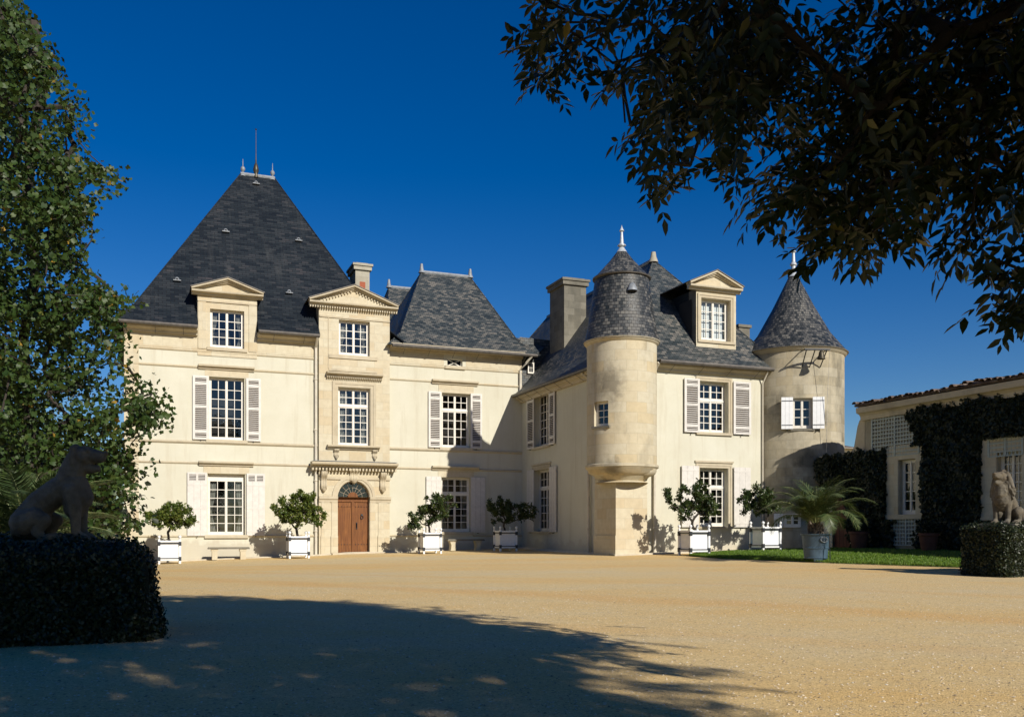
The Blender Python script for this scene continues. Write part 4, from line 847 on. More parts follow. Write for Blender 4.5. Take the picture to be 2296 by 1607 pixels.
m = MB(Tw2); m.box(-xw2 - .08, xw2 + .08, yo2 - .06, yo2 + .2, w0 - .09, w0 - .003, 'greystone'); m.build('sill', two)
# small ground-floor window of the tower with its shutter
ca, sa = math.cos(camd2 - .02), math.sin(camd2 - .02); T3 = Matrix(((-sa, -ca, 0, WCX), (ca, -sa, 0, WCY), (0, 0, 1, 0), (0, 0, 0, 1)))
m = MB(T3); m.box(-.3, .3, -WR - .02, -WR + .2, wz(1182), wz(1152), 'dark'); m.build('opening', two)
window(T3 @ Matrix.Translation((0, -WR - .08, 0)), -.3, .3, wz(1182), wz(1152), 2, cols=1, dep=0, parent=two, fr=.05); shutter(T3 @ Matrix.Translation((0, -WR - .02, 0)), -.66, -.32, wz(1182), wz(1152), louver=False, parent=two, mat='white', y=-.03)
ze = wz(790)
m = MB(); m.lathe((WCX, WCY), [(WR - .02, ze - .14), (WR + .06, ze - .1), (WR + .12, ze), (WR + .16, ze + .03), (WR - .05, ze + .06)], 'trim', 56); m.build('cornice', two)
zap = wz(601)
m = MB(); m.lathe((WCX, WCY), [(WR + .15, ze + .0), (WR * .90, ze + .42), (WR * .735, ze + (zap - ze) * .25), (WR * .42, ze + (zap - ze) * .58), (.12, zap)], 'slate_turret', 64, ru=WR); m.build('tower_roof', two)
finial('finial', WCX, WCY, wz(606), [(.22, -.05), (.12, .12), (.08, .17), (.15, .21), (.09, .25), (.085, .38), (.14, .43), (.12, .5), (.075, .54), (.055, .9), (.11, .94), (.09, .98), (0, 1.0)], 'zincwhite', two)

# ---- gutters, downpipes
def gutter(pts, rad=.075, hangers=True):
    m = MB(); m.tube(pts, rad, 'zinc', 8)
    a, c = Vector(pts[0]), Vector(pts[-1]); n = int((c - a).length / 1.0)
    for i in range(n):
        p = a.lerp(c, (i + .5) / n); m.tube([p + Vector((0, 0, -.08)), p + Vector((0, 0, -.1)), p + Vector(((0.0, .38, -.3) if abs(a.y - c.y) < .1 else (.33, 0, -.3)))], .01, 'zinc', 4)
    return m.build('gutter', CH)
gutter([(XA - .45, -.54, ZE - .03), (dx0 - .02, -.54, ZE - .03)]); gutter([(dx1 + .02, -.54, ZE - .03), (bx0 - .03, -.54, ZE - .03)]); gutter([(XB1 + .02, -.54, ZE - .18), (8.2, -.54, ZE - .18)])
gutter([(XR - .46, -.02, ZW - .03), (XR - .46, YF + 1.3, ZW - .03)]); gutter([(XR + 1.3, YF - .46, ZW - .03), (XW1 - .75, YF - .46, ZW - .03)])
def pipe(T, x, z0, z1, name='downpipe', neck=None):
    m = MB(T); m.tube([(x, -.1, z0), (x, -.1, z1)] + ([neck] if neck else []), .055, 'pipe', 8)
    for z in np.arange(z0 + 1.2, z1, 2.1): m.lathe((x, -.1), [(.055, z - .04), (.075, z - .02), (.075, z + .02), (.055, z + .04)], 'pipe', 8)
    return m.build(name, CH)
pipe(FRONT, bx0 - .12, -.2, 8.6, neck=(bx0 - .12, -.5, 8.95)); pipe(at_y(YF), XR + 1.28, -.1, 6.75, neck=(XR + 1.28, -.42, 7.02)); pipe(at_x(XR), 7.05, -.1, 6.8, neck=(7.05, -.42, 7.02))
m = MB(); m.tube([(7.95, -.54, ZE - .2), (7.75, -.3, ZE - .5), (7.55, -.1, ZE - .8), (7.55, -.1, 7.35), (7.4, -.25, 7.12)], .055, 'pipe', 8); m.build('downpipe', CH)
m = MB(); m.tube([(XW1 - .95, YF - .07, .2), (XW1 - .95, YF - .07, 6.6), (XW1 - .95, YF - .4, 7.0)], .03, 'pipe', 6); m.build('downpipe', CH)

# ---- kerb at the foot of the walls
def strip(pts, wd, name, label):
    m = []; f = []
    for (x, y, ox, oy) in pts:
        for k, h in ((0, .05), (1, .05), (1, -.1)):
            p = W(x + ox * wd * k, y + oy * wd * k); m.append((p.x, p.y, gz(p.x, p.y) + h))
    for i in range(len(pts) - 1):
        for k in (0, 1): f.append([i * 3 + k, i * 3 + 3 + k, i * 3 + 4 + k, i * 3 + 1 + k])
    tag(np_mesh(name, np.array(m), np.array(f).ravel(), [4] * len(f), 'paving'), label, kind='structure')
strip([(x, YB - .0 if False else 0, 0, -1) for x in np.linspace(XA - .3, XR, 20)], .42, 'kerb', 'pale stone kerb along the foot of the main front')
strip([(XR, y, -1, 0) for y in np.linspace(0, YF + 1.2, 12)], .4, 'kerb', 'pale stone kerb along the foot of the wing')
strip([(x, YF, 0, -1) for x in np.linspace(XR - .6, 14, 12)], .62, 'kerb', 'pale stone kerb in front of the turret pillar')

# ---- bell on the tower
an = camd2 + math.asin(41 / 118); bz = wz(802)
BL = empty('wall_bell', W(WCX + WR * math.cos(an), WCY + WR * math.sin(an), bz), TH + an + math.pi / 2, 'small bronze bell on an iron bracket under the round tower eaves', 'bell')
m = MB()                                                    # local y points back into the wall
m.box(-.5, .45, -.62, -.56, -.03, .02, 'iron'); 
for x in (-.42, -.1, .35): m.tube([(x, -.58, 0), (x * .9, 0, -.55)], .022, 'iron', 5)
m.tube([(-.45, -.58, 0), (-.45, .03, 0)], .02, 'iron', 5); m.tube([(.4, -.58, 0), (.4, .03, 0)], .02, 'iron', 5); m.build('bracket', BL)
m = MB(); m.lathe((.12, -.59), [(.15, -.36), (.125, -.3), (.095, -.2), (.08, -.1), (.04, -.05), (.02, -.03), (0, -.02)], 'bronze', 16); m.build('bell', BL)
m = MB(); m.tube([(.44, -.6, 0), (.46, -.3, -1.8), (.5, -.12, -4.1)], .009, 'pipe', 4); m.build('bell_rope', BL)

# ================================================================ IVY OUTBUILDING
zg = .25; yo_c = on_x(1940, 915, XO)[0]; ztop = on_x(1990, 905, XO)[1]
OB = empty('outbuilding', W(XO, yo_c, 0), TH, 'low cream outbuilding with clay tile eaves, trellis and ivy-clad wall', 'building')
OT = at_x(0)                                               # local: x along = towards the viewer, origin at its far corner
def op(px, py):
    y, z = on_x(px, py, XO); return -(y - yo_c), z
def orect(a, b_, c, d):
    p0, z1 = op(a, b_); p1, z0 = op(c, d); return p0, p1, z0, z1
LEN = 16.0
ow1 = orect(2016.5, 1032, 2054, 1152); ow2 = orect(2237, 1013, 2292, 1152)
m = MB(OT); wall_plane(m, 0, LEN, -.6, ztop, [(*ow1, 'win'), (*ow2, 'win')], 'shaderender', rev=.25); m.poly([(0, 0, -.6), (0, 7, -.6), (0, 7, ztop), (0, 0, ztop)], 'shaderender'); m.build('wall', OB)
for o, k in ((ow1, (1, 5)), (ow2, (2, 5))):
    window(OT, *o, 5 if k[0] == 1 else 6, cols=2 if k[0] == 2 else 1, dep=.14, parent=OB, curtain=.0, fr=.06)
    s = MB(OT); s.box(o[0] - .55, o[0] - .02, -.05, 0, o[2] - .15, o[3] + .5, 'stone', 'k'); s.box(o[1] + .02, o[1] + .4, -.05, 0, o[2] - .15, o[3] + .5, 'stone', 'k'); s.box(o[0] - .02, o[1] + .02, -.05, 0, o[3] + .02, o[3] + .5, 'stone', 'k'); s.box(o[0] - .6, o[1] + .45, -.1, .2, o[2] - .16, o[2] - .003, 'trim'); s.build('window_surround', OB)
m = MB(OT); cornice(m, -.1, LEN, ztop - .45, ztop + .02, .32); m.build('cornice', OB)
m = MB(OT)                                                 # clay tile roof: rows of curved tiles
NTL = int(LEN / .21)
for i in range(NTL):
    x = -.15 + i * .21; dz = .03 * rng.normal(); L0 = -.40 + .045 * rng.normal()
    for k in range(9):
        ya, yb2 = L0 + k * .4, L0 + k * .4 + .46
        za, zb = ztop + .06 + (ya + .40) * .13 + dz, ztop + .06 + (yb2 + .40) * .13 + dz - .02
        P = [(x + .1 + .1 * math.cos(a), .0, .085 * math.sin(a)) for a in np.linspace(0, math.pi, 6)]
        for p, q in zip(P, P[1:]): m.poly([(p[0], ya, za + p[2]), (q[0], ya, za + q[2]), (q[0], yb2, zb + q[2] * .8), (p[0], yb2, zb + p[2] * .8)], 'tile', smooth=True)
m.poly([(-.2, -.36, ztop + .05), (LEN, -.36, ztop + .05), (LEN, 3.2, ztop + .5), (-.2, 3.2, ztop + .5)], 'tile'); m.box(-.16, LEN, -.33, -.02, ztop + .021, ztop + .1, 'tile'); m.poly([(-.2, 3.2, ztop + .5), (LEN, 3.2, ztop + .5), (LEN, 7, ztop), (-.2, 7, ztop)], 'tile'); m.build('roof', OB)
def trellis(a, b_, c, d, step=.16):
    p0, p1, z0, z1 = orect(a, b_, c, d); t = MB(OT)
    for x in np.arange(p0, p1, step * .8): t.box(x - .02, x + .02, -.05, -.03, z0, z1, 'greenpaint')
    for z in np.arange(z0, z1, step * .8): t.box(p0, p1, -.066, -.051, z - .02, z + .02, 'greenpaint')
    for x in (p0, (p0 + p1) / 2, p1): t.box(x - .03, x + .03, -.075, -.028, z0, z1, 'greenpaint')
    t.build('trellis', OB)
trellis(1958, 925, 2063, 1016); trellis(2001, 1158, 2069, 1222); trellis(2220, 985, 2296, 1018)
# low garden wall with a scrolled end, running back to the tower
GW = empty('garden_wall', W(XO, yo_c, 0), TH, 'low ivied garden wall with scrolled top between round tower and outbuilding', 'garden wall')
yb0 = -on_x(1800, 1020, XO)[0] + yo_c; zl = on_x(1900, 1022, XO)[1]
m = MB(OT); LW = 2.3
do = (op(1866, 1120)[0], op(1906, 1120)[0], -.6, op(1885, 1107)[1])
wall_plane(m, -LW, -.02, -.6, zl, [(*do, 'void')], 'stucco')
prof = [(-.02, zl), (-.95, zl + .02), (-.72, zl + .10), (-.55, zl + .3), (-.45, zl + .7), (-.38, zl + 1.0), (-.28, zl + 1.2), (-.14, zl + 1.28), (-.1, zl + 1.3), (-.1, zl + 1.5), (-.02, zl + 1.5)]
m.ext(prof, -.0, .4, 'trim'); m.box(-LW, -.9, -.06, .45, zl + .002, zl + .09, 'trim'); m.poly([(-LW, .4, -.6), (-.02, .4, -.6), (-.02, .4, zl), (-LW, .4, zl)], 'stucco'); m.build('wall', GW)
m = MB(OT); m.box(do[0], do[1], .1, .16, -.3, do[3], 'wooddark'); 
M['wooddark'] = plain('dark_red_door', (.09, .022, .014), .6, .3, 6)
for i in range(5): x = do[0] + (do[1] - do[0]) * (i + .5) / 5; m.box(x - .005, x + .005, .094, .1, -.3, do[3], 'dark')
m.build('door', GW)
m = MB(OT); m.box(do[0] - .3, do[1] + .3, -.04, 0, do[3] + .0, do[3] + .28, 'stone', 'k'); m.build('lintel', GW)
# distant tiled roof
yb_, zb_ = 14.0, 0
v0 = W(27, 9); HS = empty('tiled_house', (v0.x, v0.y, 0), TH, 'distant house roof of reddish clay tiles behind the garden wall', 'house')
m = MB(); hz = on_y(1920, 1004, 9)[1]; hz1 = on_y(1920, 989, 12)[1]
m.box(-8, 8, 0, 8, -.5, hz, 'stucco'); m.build('wall', HS); m = MB(); m.poly([(-8.3, -.4, hz - .1), (8.3, -.4, hz - .1), (8.3, 4, hz1), (-8.3, 4, hz1)], 'tile'); m.poly([(-8.3, 8.4, hz - .1), (8.3, 8.4, hz - .1), (8.3, 4, hz1), (-8.3, 4, hz1)], 'tile'); m.build('roof', HS)

# ivy: leaves over the wall, denser inside outlines
def inpoly(x, y, P):
    c = np.zeros(len(x), bool); n = len(P)
    for i in range(n):
        (x0, y0), (x1, y1) = P[i], P[(i + 1) % n]
        if y0 != y1: c ^= ((y0 > y) != (y1 > y)) & (x < (x1 - x0) * (y - y0) / (y1 - y0) + x0)
    return c
def ivy(name, polys, n, label, holes=(), clumps=1.0):
    pts = []
    for P in polys:
        Q = [op(*p) for p in P]; xs_, zs_ = [q[0] for q in Q], [q[1] for q in Q]
        k = int(n); X = rng.uniform(min(xs_) - .15, max(xs_) + .15, k); Z = rng.uniform(min(zs_) - .1, max(zs_) + .12, k)
        wob = .10 * np.sin(X * 9 + Z * 7) + .08 * np.sin(Z * 13 - X * 5) + .05 * rng.normal(size=k)
        ok = inpoly(X + wob, Z + .08 * np.sin(X * 11) + .05 * rng.normal(size=k), Q)
        for h in holes:
            a, b_, c, d = h; ok &= ~((X > a) & (X < b_) & (Z > c) & (Z < d))
        pts.append(np.c_[X[ok], Z[ok]])
    p = np.concatenate(pts); k = len(p)
    dep = .05 + .2 * rng.random(k) * (.6 + .4 * np.sin(p[:, 0] * 3.1 + p[:, 1] * 2.3))
    c = np.array([W(XO - d_, yo_c - x, z) for x, z, d_ in zip(p[:, 0], p[:, 1], dep)])
    out = np.array(W(-1, 0) - W(0, 0)); a = np.c_[rng.normal(size=(k, 2)) * .6, -.9 + rng.normal(size=k) * .5]; nr = out[None, :] + rng.normal(size=(k, 3)) * .45
    o = leaves(name, c, a, nr, .09 + .06 * rng.random(k), (LEAF[0] * [1, 1.25, 1], LEAF[1]), 'ivy'); return tag(o, label, 'ivy')
def grow(o, g=.03): return (o[0] - .5 - g, o[1] + .36, o[2] - .18, o[3] + .46)
hl = [grow(ow1), grow(ow2)]
ivy('ivy', [[(1838, 1024), (1930, 1014), (2004, 1008), (2010, 1060), (2003, 1222), (1995, 1236), (1910, 1236), (1908, 1106), (1862, 1106), (1838, 1070)]], 26000, 'dark ivy clothing the low garden wall beside the round tower', hl, )
ivy('ivy', [[(2040, 918), (2120, 905), (2296, 880), (2500, 830), (2500, 1000), (2225, 1000), (2215, 1030), (2214, 1150), (2296, 1180), (2420, 1200), (2420, 1300), (2064, 1240), (2062, 1020), (2050, 960)]], 60000, 'dense dark ivy covering the outbuilding wall between its two windows', hl)

# ================================================================ PLANTERS AND ORANGE TREES
def make_planter(label):
    P = empty('planter_box', (0, 0, 0), TH, label, 'planter', 'white planter boxes along the château'); wd = .36
    m = MB(); m.box(-wd + .02, wd - .02, -wd + .02, wd - .02, .14, .80, 'white', 't'); m.box(-wd + .04, wd - .04, -wd + .04, wd - .04, .7, .76, 'earth'); m.build('box', P)
    m = MB(); 
    for sx, sy, L_ in ((0, -1, 0), (0, 1, 0)): m.box(-wd + .03, wd - .03, sy * (wd - .0) - .02, sy * (wd - .0) + .02, .80, .86, 'white'); m.box(sy * wd - .02, sy * wd + .02, -wd + .03, wd - .03, .80, .86, 'white')
    m.build('rail', P); m = MB()
    for sy in (-1, 1): m.box(-wd + .03, wd - .03, sy * wd - .016, sy * wd + .016, .13, .2, 'white'); m.box(sy * wd - .016, sy * wd + .016, -wd + .03, wd - .03, .13, .2, 'white')
    m.build('rail', P)
    for sx in (-1, 1):
        for sy in (-1, 1):
            m = MB(); m.box(sx * wd - .035, sx * wd + .035, sy * wd - .035, sy * wd + .035, 0, .9, 'white'); o = m.build('post', P)
            m = MB(); m.lathe((sx * wd, sy * wd), [(.03, .9), (.04, .91), (.018, .93), (.05, .97), (.055, 1.0), (.04, 1.035), (0, 1.06)], 'white', 10); m.build('finial', o)
    for z in (.19, .745):
        m = MB(); e = wd + .022
        for sy in (-1, 1): m.box(-e, e, sy * (wd + .02) - .006, sy * (wd + .02) + .006, z, z + .035, 'iron'); m.box(sy * (wd + .02) - .006, sy * (wd + .02) + .006, -e, e, z + .001, z + .034, 'iron')
        for sx in (-1, 1):
            for sy in (-1, 1): m.box(sx * wd - .045, sx * wd + .045, sy * wd - .045, sy * wd + .045, z - .07, z + .075, 'iron')
        m.build('strap', P)
    return P
def copy_tree(o, parent=None):
    c = o.copy(); COL.objects.link(c)
    if parent: c.parent = parent
    for ch in o.children: copy_tree(ch, c)
    return c
plabels = ['white planter box beside the dark hedge, under the leftmost orange tree', 'white planter box standing by the downpipe left of the front door', 'white planter box right of the front door, half shading a window shutter', 'white planter box in the shaded inner corner of the courtyard', 'white planter box in front of the wing window at the lawn tip', 'white planter box at the foot of the round tower, partly behind palm fronds']
pls = [(380, 1263.2, -2.3), (668, 1251, -2.3), (964, 1240.8, -2.3), (1133, 1234.8, -2.3), (1556, 1244.8, YF - 2.1), (1716, 1235, YF - 2.1)]
tl = ['small round orange tree in planter beside the dark hedge', 'bright full-crowned orange tree by the downpipe left of the door', 'dark orange tree with a low side lobe right of the front door', 'flat-topped orange tree in shade in the inner courtyard corner', 'wide open-branched orange tree before the wing ground floor window', 'orange tree leaning left at the foot of the round tower']
# crown lumps of each tree: (x, z, r) in metres from the soil
blobs = [[(-.45, .95, .4), (.05, 1.2, .42), (.5, 1.0, .38), (.1, .85, .4), (-.1, 1.05, .4), (.75, .85, .2)],
         [(-.5, 1.15, .42), (0, 1.45, .5), (.5, 1.1, .42), (.75, .85, .3), (.1, 1.0, .5), (-.45, .8, .3), (.35, 1.55, .3)],
         [(-.65, .55, .3), (-.2, 1.15, .5), (.35, 1.2, .5), (.55, .9, .36), (0, .85, .4), (-.75, .75, .25), (.3, 1.5, .25)],
         [(-.65, .75, .33), (-.2, 1.05, .42), (.35, 1.0, .42), (.75, .95, .4), (.85, .7, .25), (0, .7, .3), (-.45, 1.2, .25)],
         [(-.9, 1.2, .25), (-.5, .75, .28), (-.1, 1.25, .45), (.35, 1.0, .48), (.65, .95, .38), (-.3, 1.0, .3), (.15, 1.5, .3)],
         [(-.45, 1.35, .34), (-.6, .9, .35), (-.1, 1.0, .4), (.25, .85, .38), (.55, .95, .3), (-.25, 1.2, .3)]]
proto = None
for i, (px, py, k) in enumerate(pls):
    x, z = on_y(px, py, k); p = W(x, k); p.z = gz(p.x, p.y)
    if proto is None: P = proto = make_planter(plabels[0])
    else: P = copy_tree(proto); P['label'] = plabels[i]
    P.location = p
    T = empty('orange_tree', p + Vector((0, 0, .74)), TH, tl[i], 'tree', 'orange trees in white planters')
    cc = []; BL_ = blobs[i]; s = 1.0
    for bx, bz, br in BL_:
        by = rng.normal() * .22
        for q in range(int((16 if i < 2 else 11) * (br / .4) ** 1.6) + 2):
            cen = rdir(1)[0] * br * (.45 + .6 * rng.random()) + [bx, by, bz]; r_ = .075 + .06 * rng.random(); n = 17
            cc.append(cen + rdir(n) * (r_ * rng.random((n, 1)) ** .5))
    nodes = [tuple(c.mean(0)) for c in cc] + [(b0 * .55, 0, .42 + (b1 - .42) * .5) for b0, b1, _ in BL_]
    m = MB(); lean = -.1 if i != 5 else .12
    twigs(m, [(0, 0, -.05), (lean * .3, 0, .2), (lean * .6, 0, .42)], [n_ for n_ in nodes if n_[2] > .42], 'darkbark', .006, .45, .1); m.build('trunk', T)
    c = np.concatenate(cc); k_ = len(c)
    # leaves in little rosettes
    c = np.repeat(c, 3, 0) + rng.normal(size=(k_ * 3, 3)) * .025; a = rdir(k_ * 3) + [0, 0, .35]; nr = rdir(k_ * 3) + np.array([0, -.3, .9])
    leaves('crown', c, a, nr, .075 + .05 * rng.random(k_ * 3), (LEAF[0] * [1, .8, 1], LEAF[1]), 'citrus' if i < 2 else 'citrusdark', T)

# ---------------------------------------------------------------- benches
def bench(px0, px1, pb, k, label, flared):
    x0, z = on_y(px0, pb, k); x1 = on_y(px1, pb, k)[0]; p = W((x0 + x1) / 2, k); g = gz(p.x, p.y); L_ = (x1 - x0)
    B = empty('stone_bench', (p.x, p.y, g), TH, label, 'bench', 'stone benches against the château')
    m = MB(); h = .42
    m.box(-L_ / 2, L_ / 2, -.2, .2, h, h + .055, 'greystone'); m.box(-L_ / 2 + .02, L_ / 2 - .02, -.19, .19, h + .0551, h + .075, 'greystone'); m.build('seat', B)
    for s in (-1, 1):
        m = MB(); xx = s * L_ * .34
        if flared: m.ext([(xx - .13, 0), (xx + .13, 0), (xx + .1, .1), (xx + .09, .25), (xx + .16, h - .001), (xx - .16, h - .001), (xx - .09, .25), (xx - .1, .1)], -.15, .15, 'stone')
        else: m.box(xx - .1, xx + .1, -.16, .16, 0, h - .001, 'stone'); m.box(xx - .13, xx + .13, -.17, .17, h - .09, h - .0015, 'stone')
        m.build('leg', B)
bench(466, 559, 1254.5, -.85, 'stone bench on block legs beneath the left ground floor window', False)
bench(1001, 1083.5, 1236.5, -.85, 'weathered stone bench on waisted legs, half in shadow between two planters', True)

# ---------------------------------------------------------------- palms
def frond(verts, faces, sizes, base, az, up, ln, droop, nl=60, lw=.030, lleaf=.52, m_r=None):
    d = np.array([math.cos(az), math.sin(az), 0]); pts = []; p = np.array(base, float); el = up; n = 22
    for i in range(n + 1):
        pts.append(p.copy()); t = i / n; p = p + ln / n * (d * math.cos(el) + np.array([0, 0, 1]) * math.sin(el)); el -= droop * (.25 + 1.5 * t) / n
    pts = np.array(pts); side = np.array([-d[1], d[0], 0])
    if m_r is not None: m_r.tube([tuple(q) for q in pts[::3]], list(np.linspace(.018, .004, len(pts[::3]))), 'palm_rib', 4, caps=False)
    C, A, Nn, S = [], [], [], []
    for k in range(nl):
        t = .16 + .84 * k / nl; q = t * n; i = min(int(q), n - 1); c = pts[i] + (pts[i + 1] - pts[i]) * (q - i); tan = unit(pts[i + 1] - pts[i]); nrm = np.cross(side, tan); nrm = nrm if nrm[2] > 0 else nrm
        L_ = lleaf * (math.sin(math.pi * min(1, .18 + .8 * t)) ** .7) * (.9 + .2 * rng.random())
        for sg in (-1, 1):
            a = side * sg * .85 + tan * (.45 + .5 * t) + nrm * (.38 + .1 * rng.normal()) + rng.normal(size=3) * .05
            C.append(c); A.append(a); Nn.append(nrm + side * sg * .3); S.append(L_)
    return C, A, Nn, S
STRIP = (np.array([(0, .016, 0), (0, -.016, 0), (.55, .028, .02), (.55, -.028, .02), (1, 0, -.14)]), [(0, 1, 3, 2), (2, 3, 4)])
M['palm_rib'] = plain('palm_rib', (.16, .18, .07), .6, .2, 8)
def palm(parent, base, specs, mat, lleaf, name='fronds'):
    m = MB(); C, A, Nn, S = [], [], [], []
    for az, up, ln, dr in specs:
        r = frond(None, None, None, base, az, up, ln, dr, lleaf=lleaf, m_r=m)
        for q, w_ in zip((C, A, Nn, S), r): q += w_
    m.build('frond_rib', parent); leaves(name, np.array(C), np.array(A), np.array(Nn), np.array(S), STRIP, mat, parent)
pp = on_ground(1829, 1259.5); pw = (1859 - 1799) / F * pp.y
PT = empty('blue_pot', pp, TH, 'tall blue glazed pot with oval crest at the lawn edge', 'plant pot'); ph = (1259.5 - 1196) / F * pp.y; r0, r1_ = pw * .40, pw * .5
m = MB(); rr = lambda t: r0 + (r1_ - r0) * t
m.lathe((0, 0), [(rr(.12), ph * .12), (rr(.15), ph * .13), (rr(.16) + .018, ph * .155), (rr(.17), ph * .18), (rr(.48), ph * .47), (rr(.5) + .02, ph * .49), (rr(.5) + .02, ph * .51), (rr(.53), ph * .53), (rr(.93), ph * .94), (rr(1) + .035, ph * .96), (rr(1) + .04, ph), (rr(.9), ph), (rr(.85), ph * .9), (0, ph * .9)], 'blue', 36)
m.build('body', PT)
for k in range(3):
    a = R(-115 + 120 * k); m = MB(); m.lathe((0, 0), [(r0 * .96, 0), (rr(.1) , ph * .125), (rr(.1) - .05, ph * .125), (r0 * .9 - .05, 0)], 'blue', 8, a - .42, a + .42); m.build('foot', PT)
m = MB(); ca = math.atan2(-pp.y, -pp.x) - TH + .62; ez = ph * .80
Tm = Matrix.Rotation(ca + math.pi / 2, 4, 'Z') @ Matrix.Translation((0, -rr(.78) - .012, ez)) @ Matrix.Rotation(R(-8), 4, 'X')
m.T = Tm; EL_ = [(.115 * math.cos(t), .075 * math.sin(t)) for t in np.linspace(0, 2 * math.pi, 24, endpoint=False)]; m.ext(EL_, -.008, .05, 'blue'); m.tube([(x, -.012, z) for x, z in EL_ + EL_[:1]], .012, 'lead', 6)
m.tube([(.05 * math.cos(t), -.014, -.01 + .03 * math.sin(t)) for t in np.linspace(2.6, 6.5, 10)], .011, 'iron', 5); m.tube([(-.03 + .03 * math.cos(t), -.014, .012 + .022 * math.sin(t)) for t in np.linspace(0, 5, 10)], .008, 'iron', 5)
m.build('crest', PT)
PL = empty('palm', pp + Vector((0, 0, ph * .88)), 0, 'feathery jelly palm arching out of the tall blue pot', 'palm')
m = MB(); m.lathe((0, 0), [(.2, 0), (.19, .12), (.15, .28), (.07, .42)], 'bark', 14)
for i in range(26):
    a = i * 2.4; z = .02 + .34 * i / 26; m.tube([(.17 * math.cos(a), .17 * math.sin(a), z), (.21 * math.cos(a), .21 * math.sin(a), z + .12)], [.05, .02], 'bark', 5)
m.build('trunk', PL)
sp = []
for i in range(30):
    t = i / 30; az = i * 2.39996 + .3; up = R(84 - 44 * t + 6 * rng.normal()); sp.append((az, up, 1.75 + .25 * rng.random() - .1 * (t < .15), 1.5 + .95 * t + .25 * rng.normal()))
palm(PL, (0, 0, .3), sp, 'palm', .42)
q = on_ground(1862, 1261.5); m = MB(); m.tube([(0, 0, -.05), (-.03, .03, ph + .02)], .012, 'iron', 6); o = m.build('garden_stake'); o.location = q; tag(o, 'thin black rod standing upright beside the tall blue pot', 'stake')

def tpot(px, k, h, label):
    x, z = on_x(px, 1200, k)[0], 0; p = W(k, x); g = gz(p.x, p.y) + .04
    P = empty('terracotta_pot', (p.x, p.y, g), 0, label, 'plant pot', 'terracotta pots by the ivy wall'); m = MB(); r = h * .52
    m.lathe((0, 0), [(0, 0), (r * .72, 0), (r * .86, h * .45), (r * .88, h * .48), (r * .9, h * .46), (r * .97, h * .84), (r * 1.1, h * .86), (r * 1.1, h), (r * .95, h), (r * .9, h * .9), (0, h * .9)], 'terracotta', 24); m.build('body', P)
    n = 900; c = rdir(n) * rng.random((n, 1)) ** .5 * [r * 1.2, r * 1.2, .22] + [0, 0, h + .12]
    leaves('plant', c, rdir(n) + [0, 0, .6], rdir(n), .09, LEAF, 'ivy', P)
tpot(1926, XO - .7, .6, 'reddish terracotta pot at the ivied wall beside the dark red door'); tpot(2082, XO - .7, .55, 'dim terracotta pot against the ivy between the outbuilding windows')

# ================================================================ HEDGES AND LIONS
def hedge(corner, ang, lx, ly, h, label, n=22000, rnd=.18, ls=.05, taper=0):
    H = empty('clipped_hedge', corner, ang, label, 'hedge', 'clipped hedge plinths of the stone lions')
    def ring(t, in_): return [(in_, in_), (lx - in_, in_), (lx - in_, ly - in_), (in_, ly - in_)]
    m = MB(); lv = [(0, .06), (h - rnd, .06), (h - rnd * .4, .1), (h - .06, .2)]
    for (z0, i0), (z1, i1) in zip(lv, lv[1:]):
        A, B = ring(0, i0), ring(0, i1)
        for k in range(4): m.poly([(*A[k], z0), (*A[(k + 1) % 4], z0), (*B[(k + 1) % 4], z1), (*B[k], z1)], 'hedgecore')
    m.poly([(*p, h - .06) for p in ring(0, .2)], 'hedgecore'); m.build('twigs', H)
    # leaf shell on a rounded box
    per = rng.random(n); C, Nr = np.zeros((n, 3)), np.zeros((n, 3))
    face = rng.choice(5, n, p=[.24, .24, .16, .16, .2]); u, v = rng.random(n), rng.random(n)
    for i in range(n):
        f = face[i]
        if f < 2: C[i] = (u[i] * lx, 0 if f == 0 else ly, v[i] * h); Nr[i] = (0, -1 if f == 0 else 1, 0)
        elif f < 4: C[i] = (0 if f == 2 else lx, u[i] * ly, v[i] * h); Nr[i] = (-1 if f == 2 else 1, 0, 0)
        else: C[i] = (u[i] * lx, v[i] * ly, h); Nr[i] = (0, 0, 1)
    lo_ = np.array([rnd, rnd, -9]); hi_ = np.array([lx - rnd, ly - rnd, h - rnd]); q = np.clip(C, lo_, hi_); dv = C - q; ln = np.linalg.norm(dv, axis=1, keepdims=True); C = q + dv / np.maximum(ln, 1e-6) * np.minimum(ln, rnd)
    Nr = np.where(ln > 1e-6, dv / np.maximum(ln, 1e-6), Nr)
    C += Nr * (.035 * rng.normal(size=(n, 1)) + .02 * np.sin(C[:, :1] * 9 + C[:, 2:] * 7)); a = np.cross(Nr, rdir(n)) + .5 * Nr
    C[:, 0] = lx / 2 + (C[:, 0] - lx / 2) * (1 - taper * C[:, 2] / h)
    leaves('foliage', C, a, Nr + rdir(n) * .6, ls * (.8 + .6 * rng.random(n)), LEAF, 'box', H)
    return H
h1 = W(0, 0) - W(0, 0)
pc = on_ground(2254, 1295); hedge(pc, TH, 1.9, 1.15, 1.08, 'clipped square hedge under the maned lion beside the lawn', 30000, ls=.042)
pl = on_ground(350, 1436); dvec = Vector((CT, ST, 0)); c2 = pl - dvec * 2.3; hedge(Vector((c2.x, c2.y, pl.z)), TH, 2.3, 1.7, .86, 'large black-shaded clipped hedge under the smooth-headed lion', 52000, .26, .034, .09)

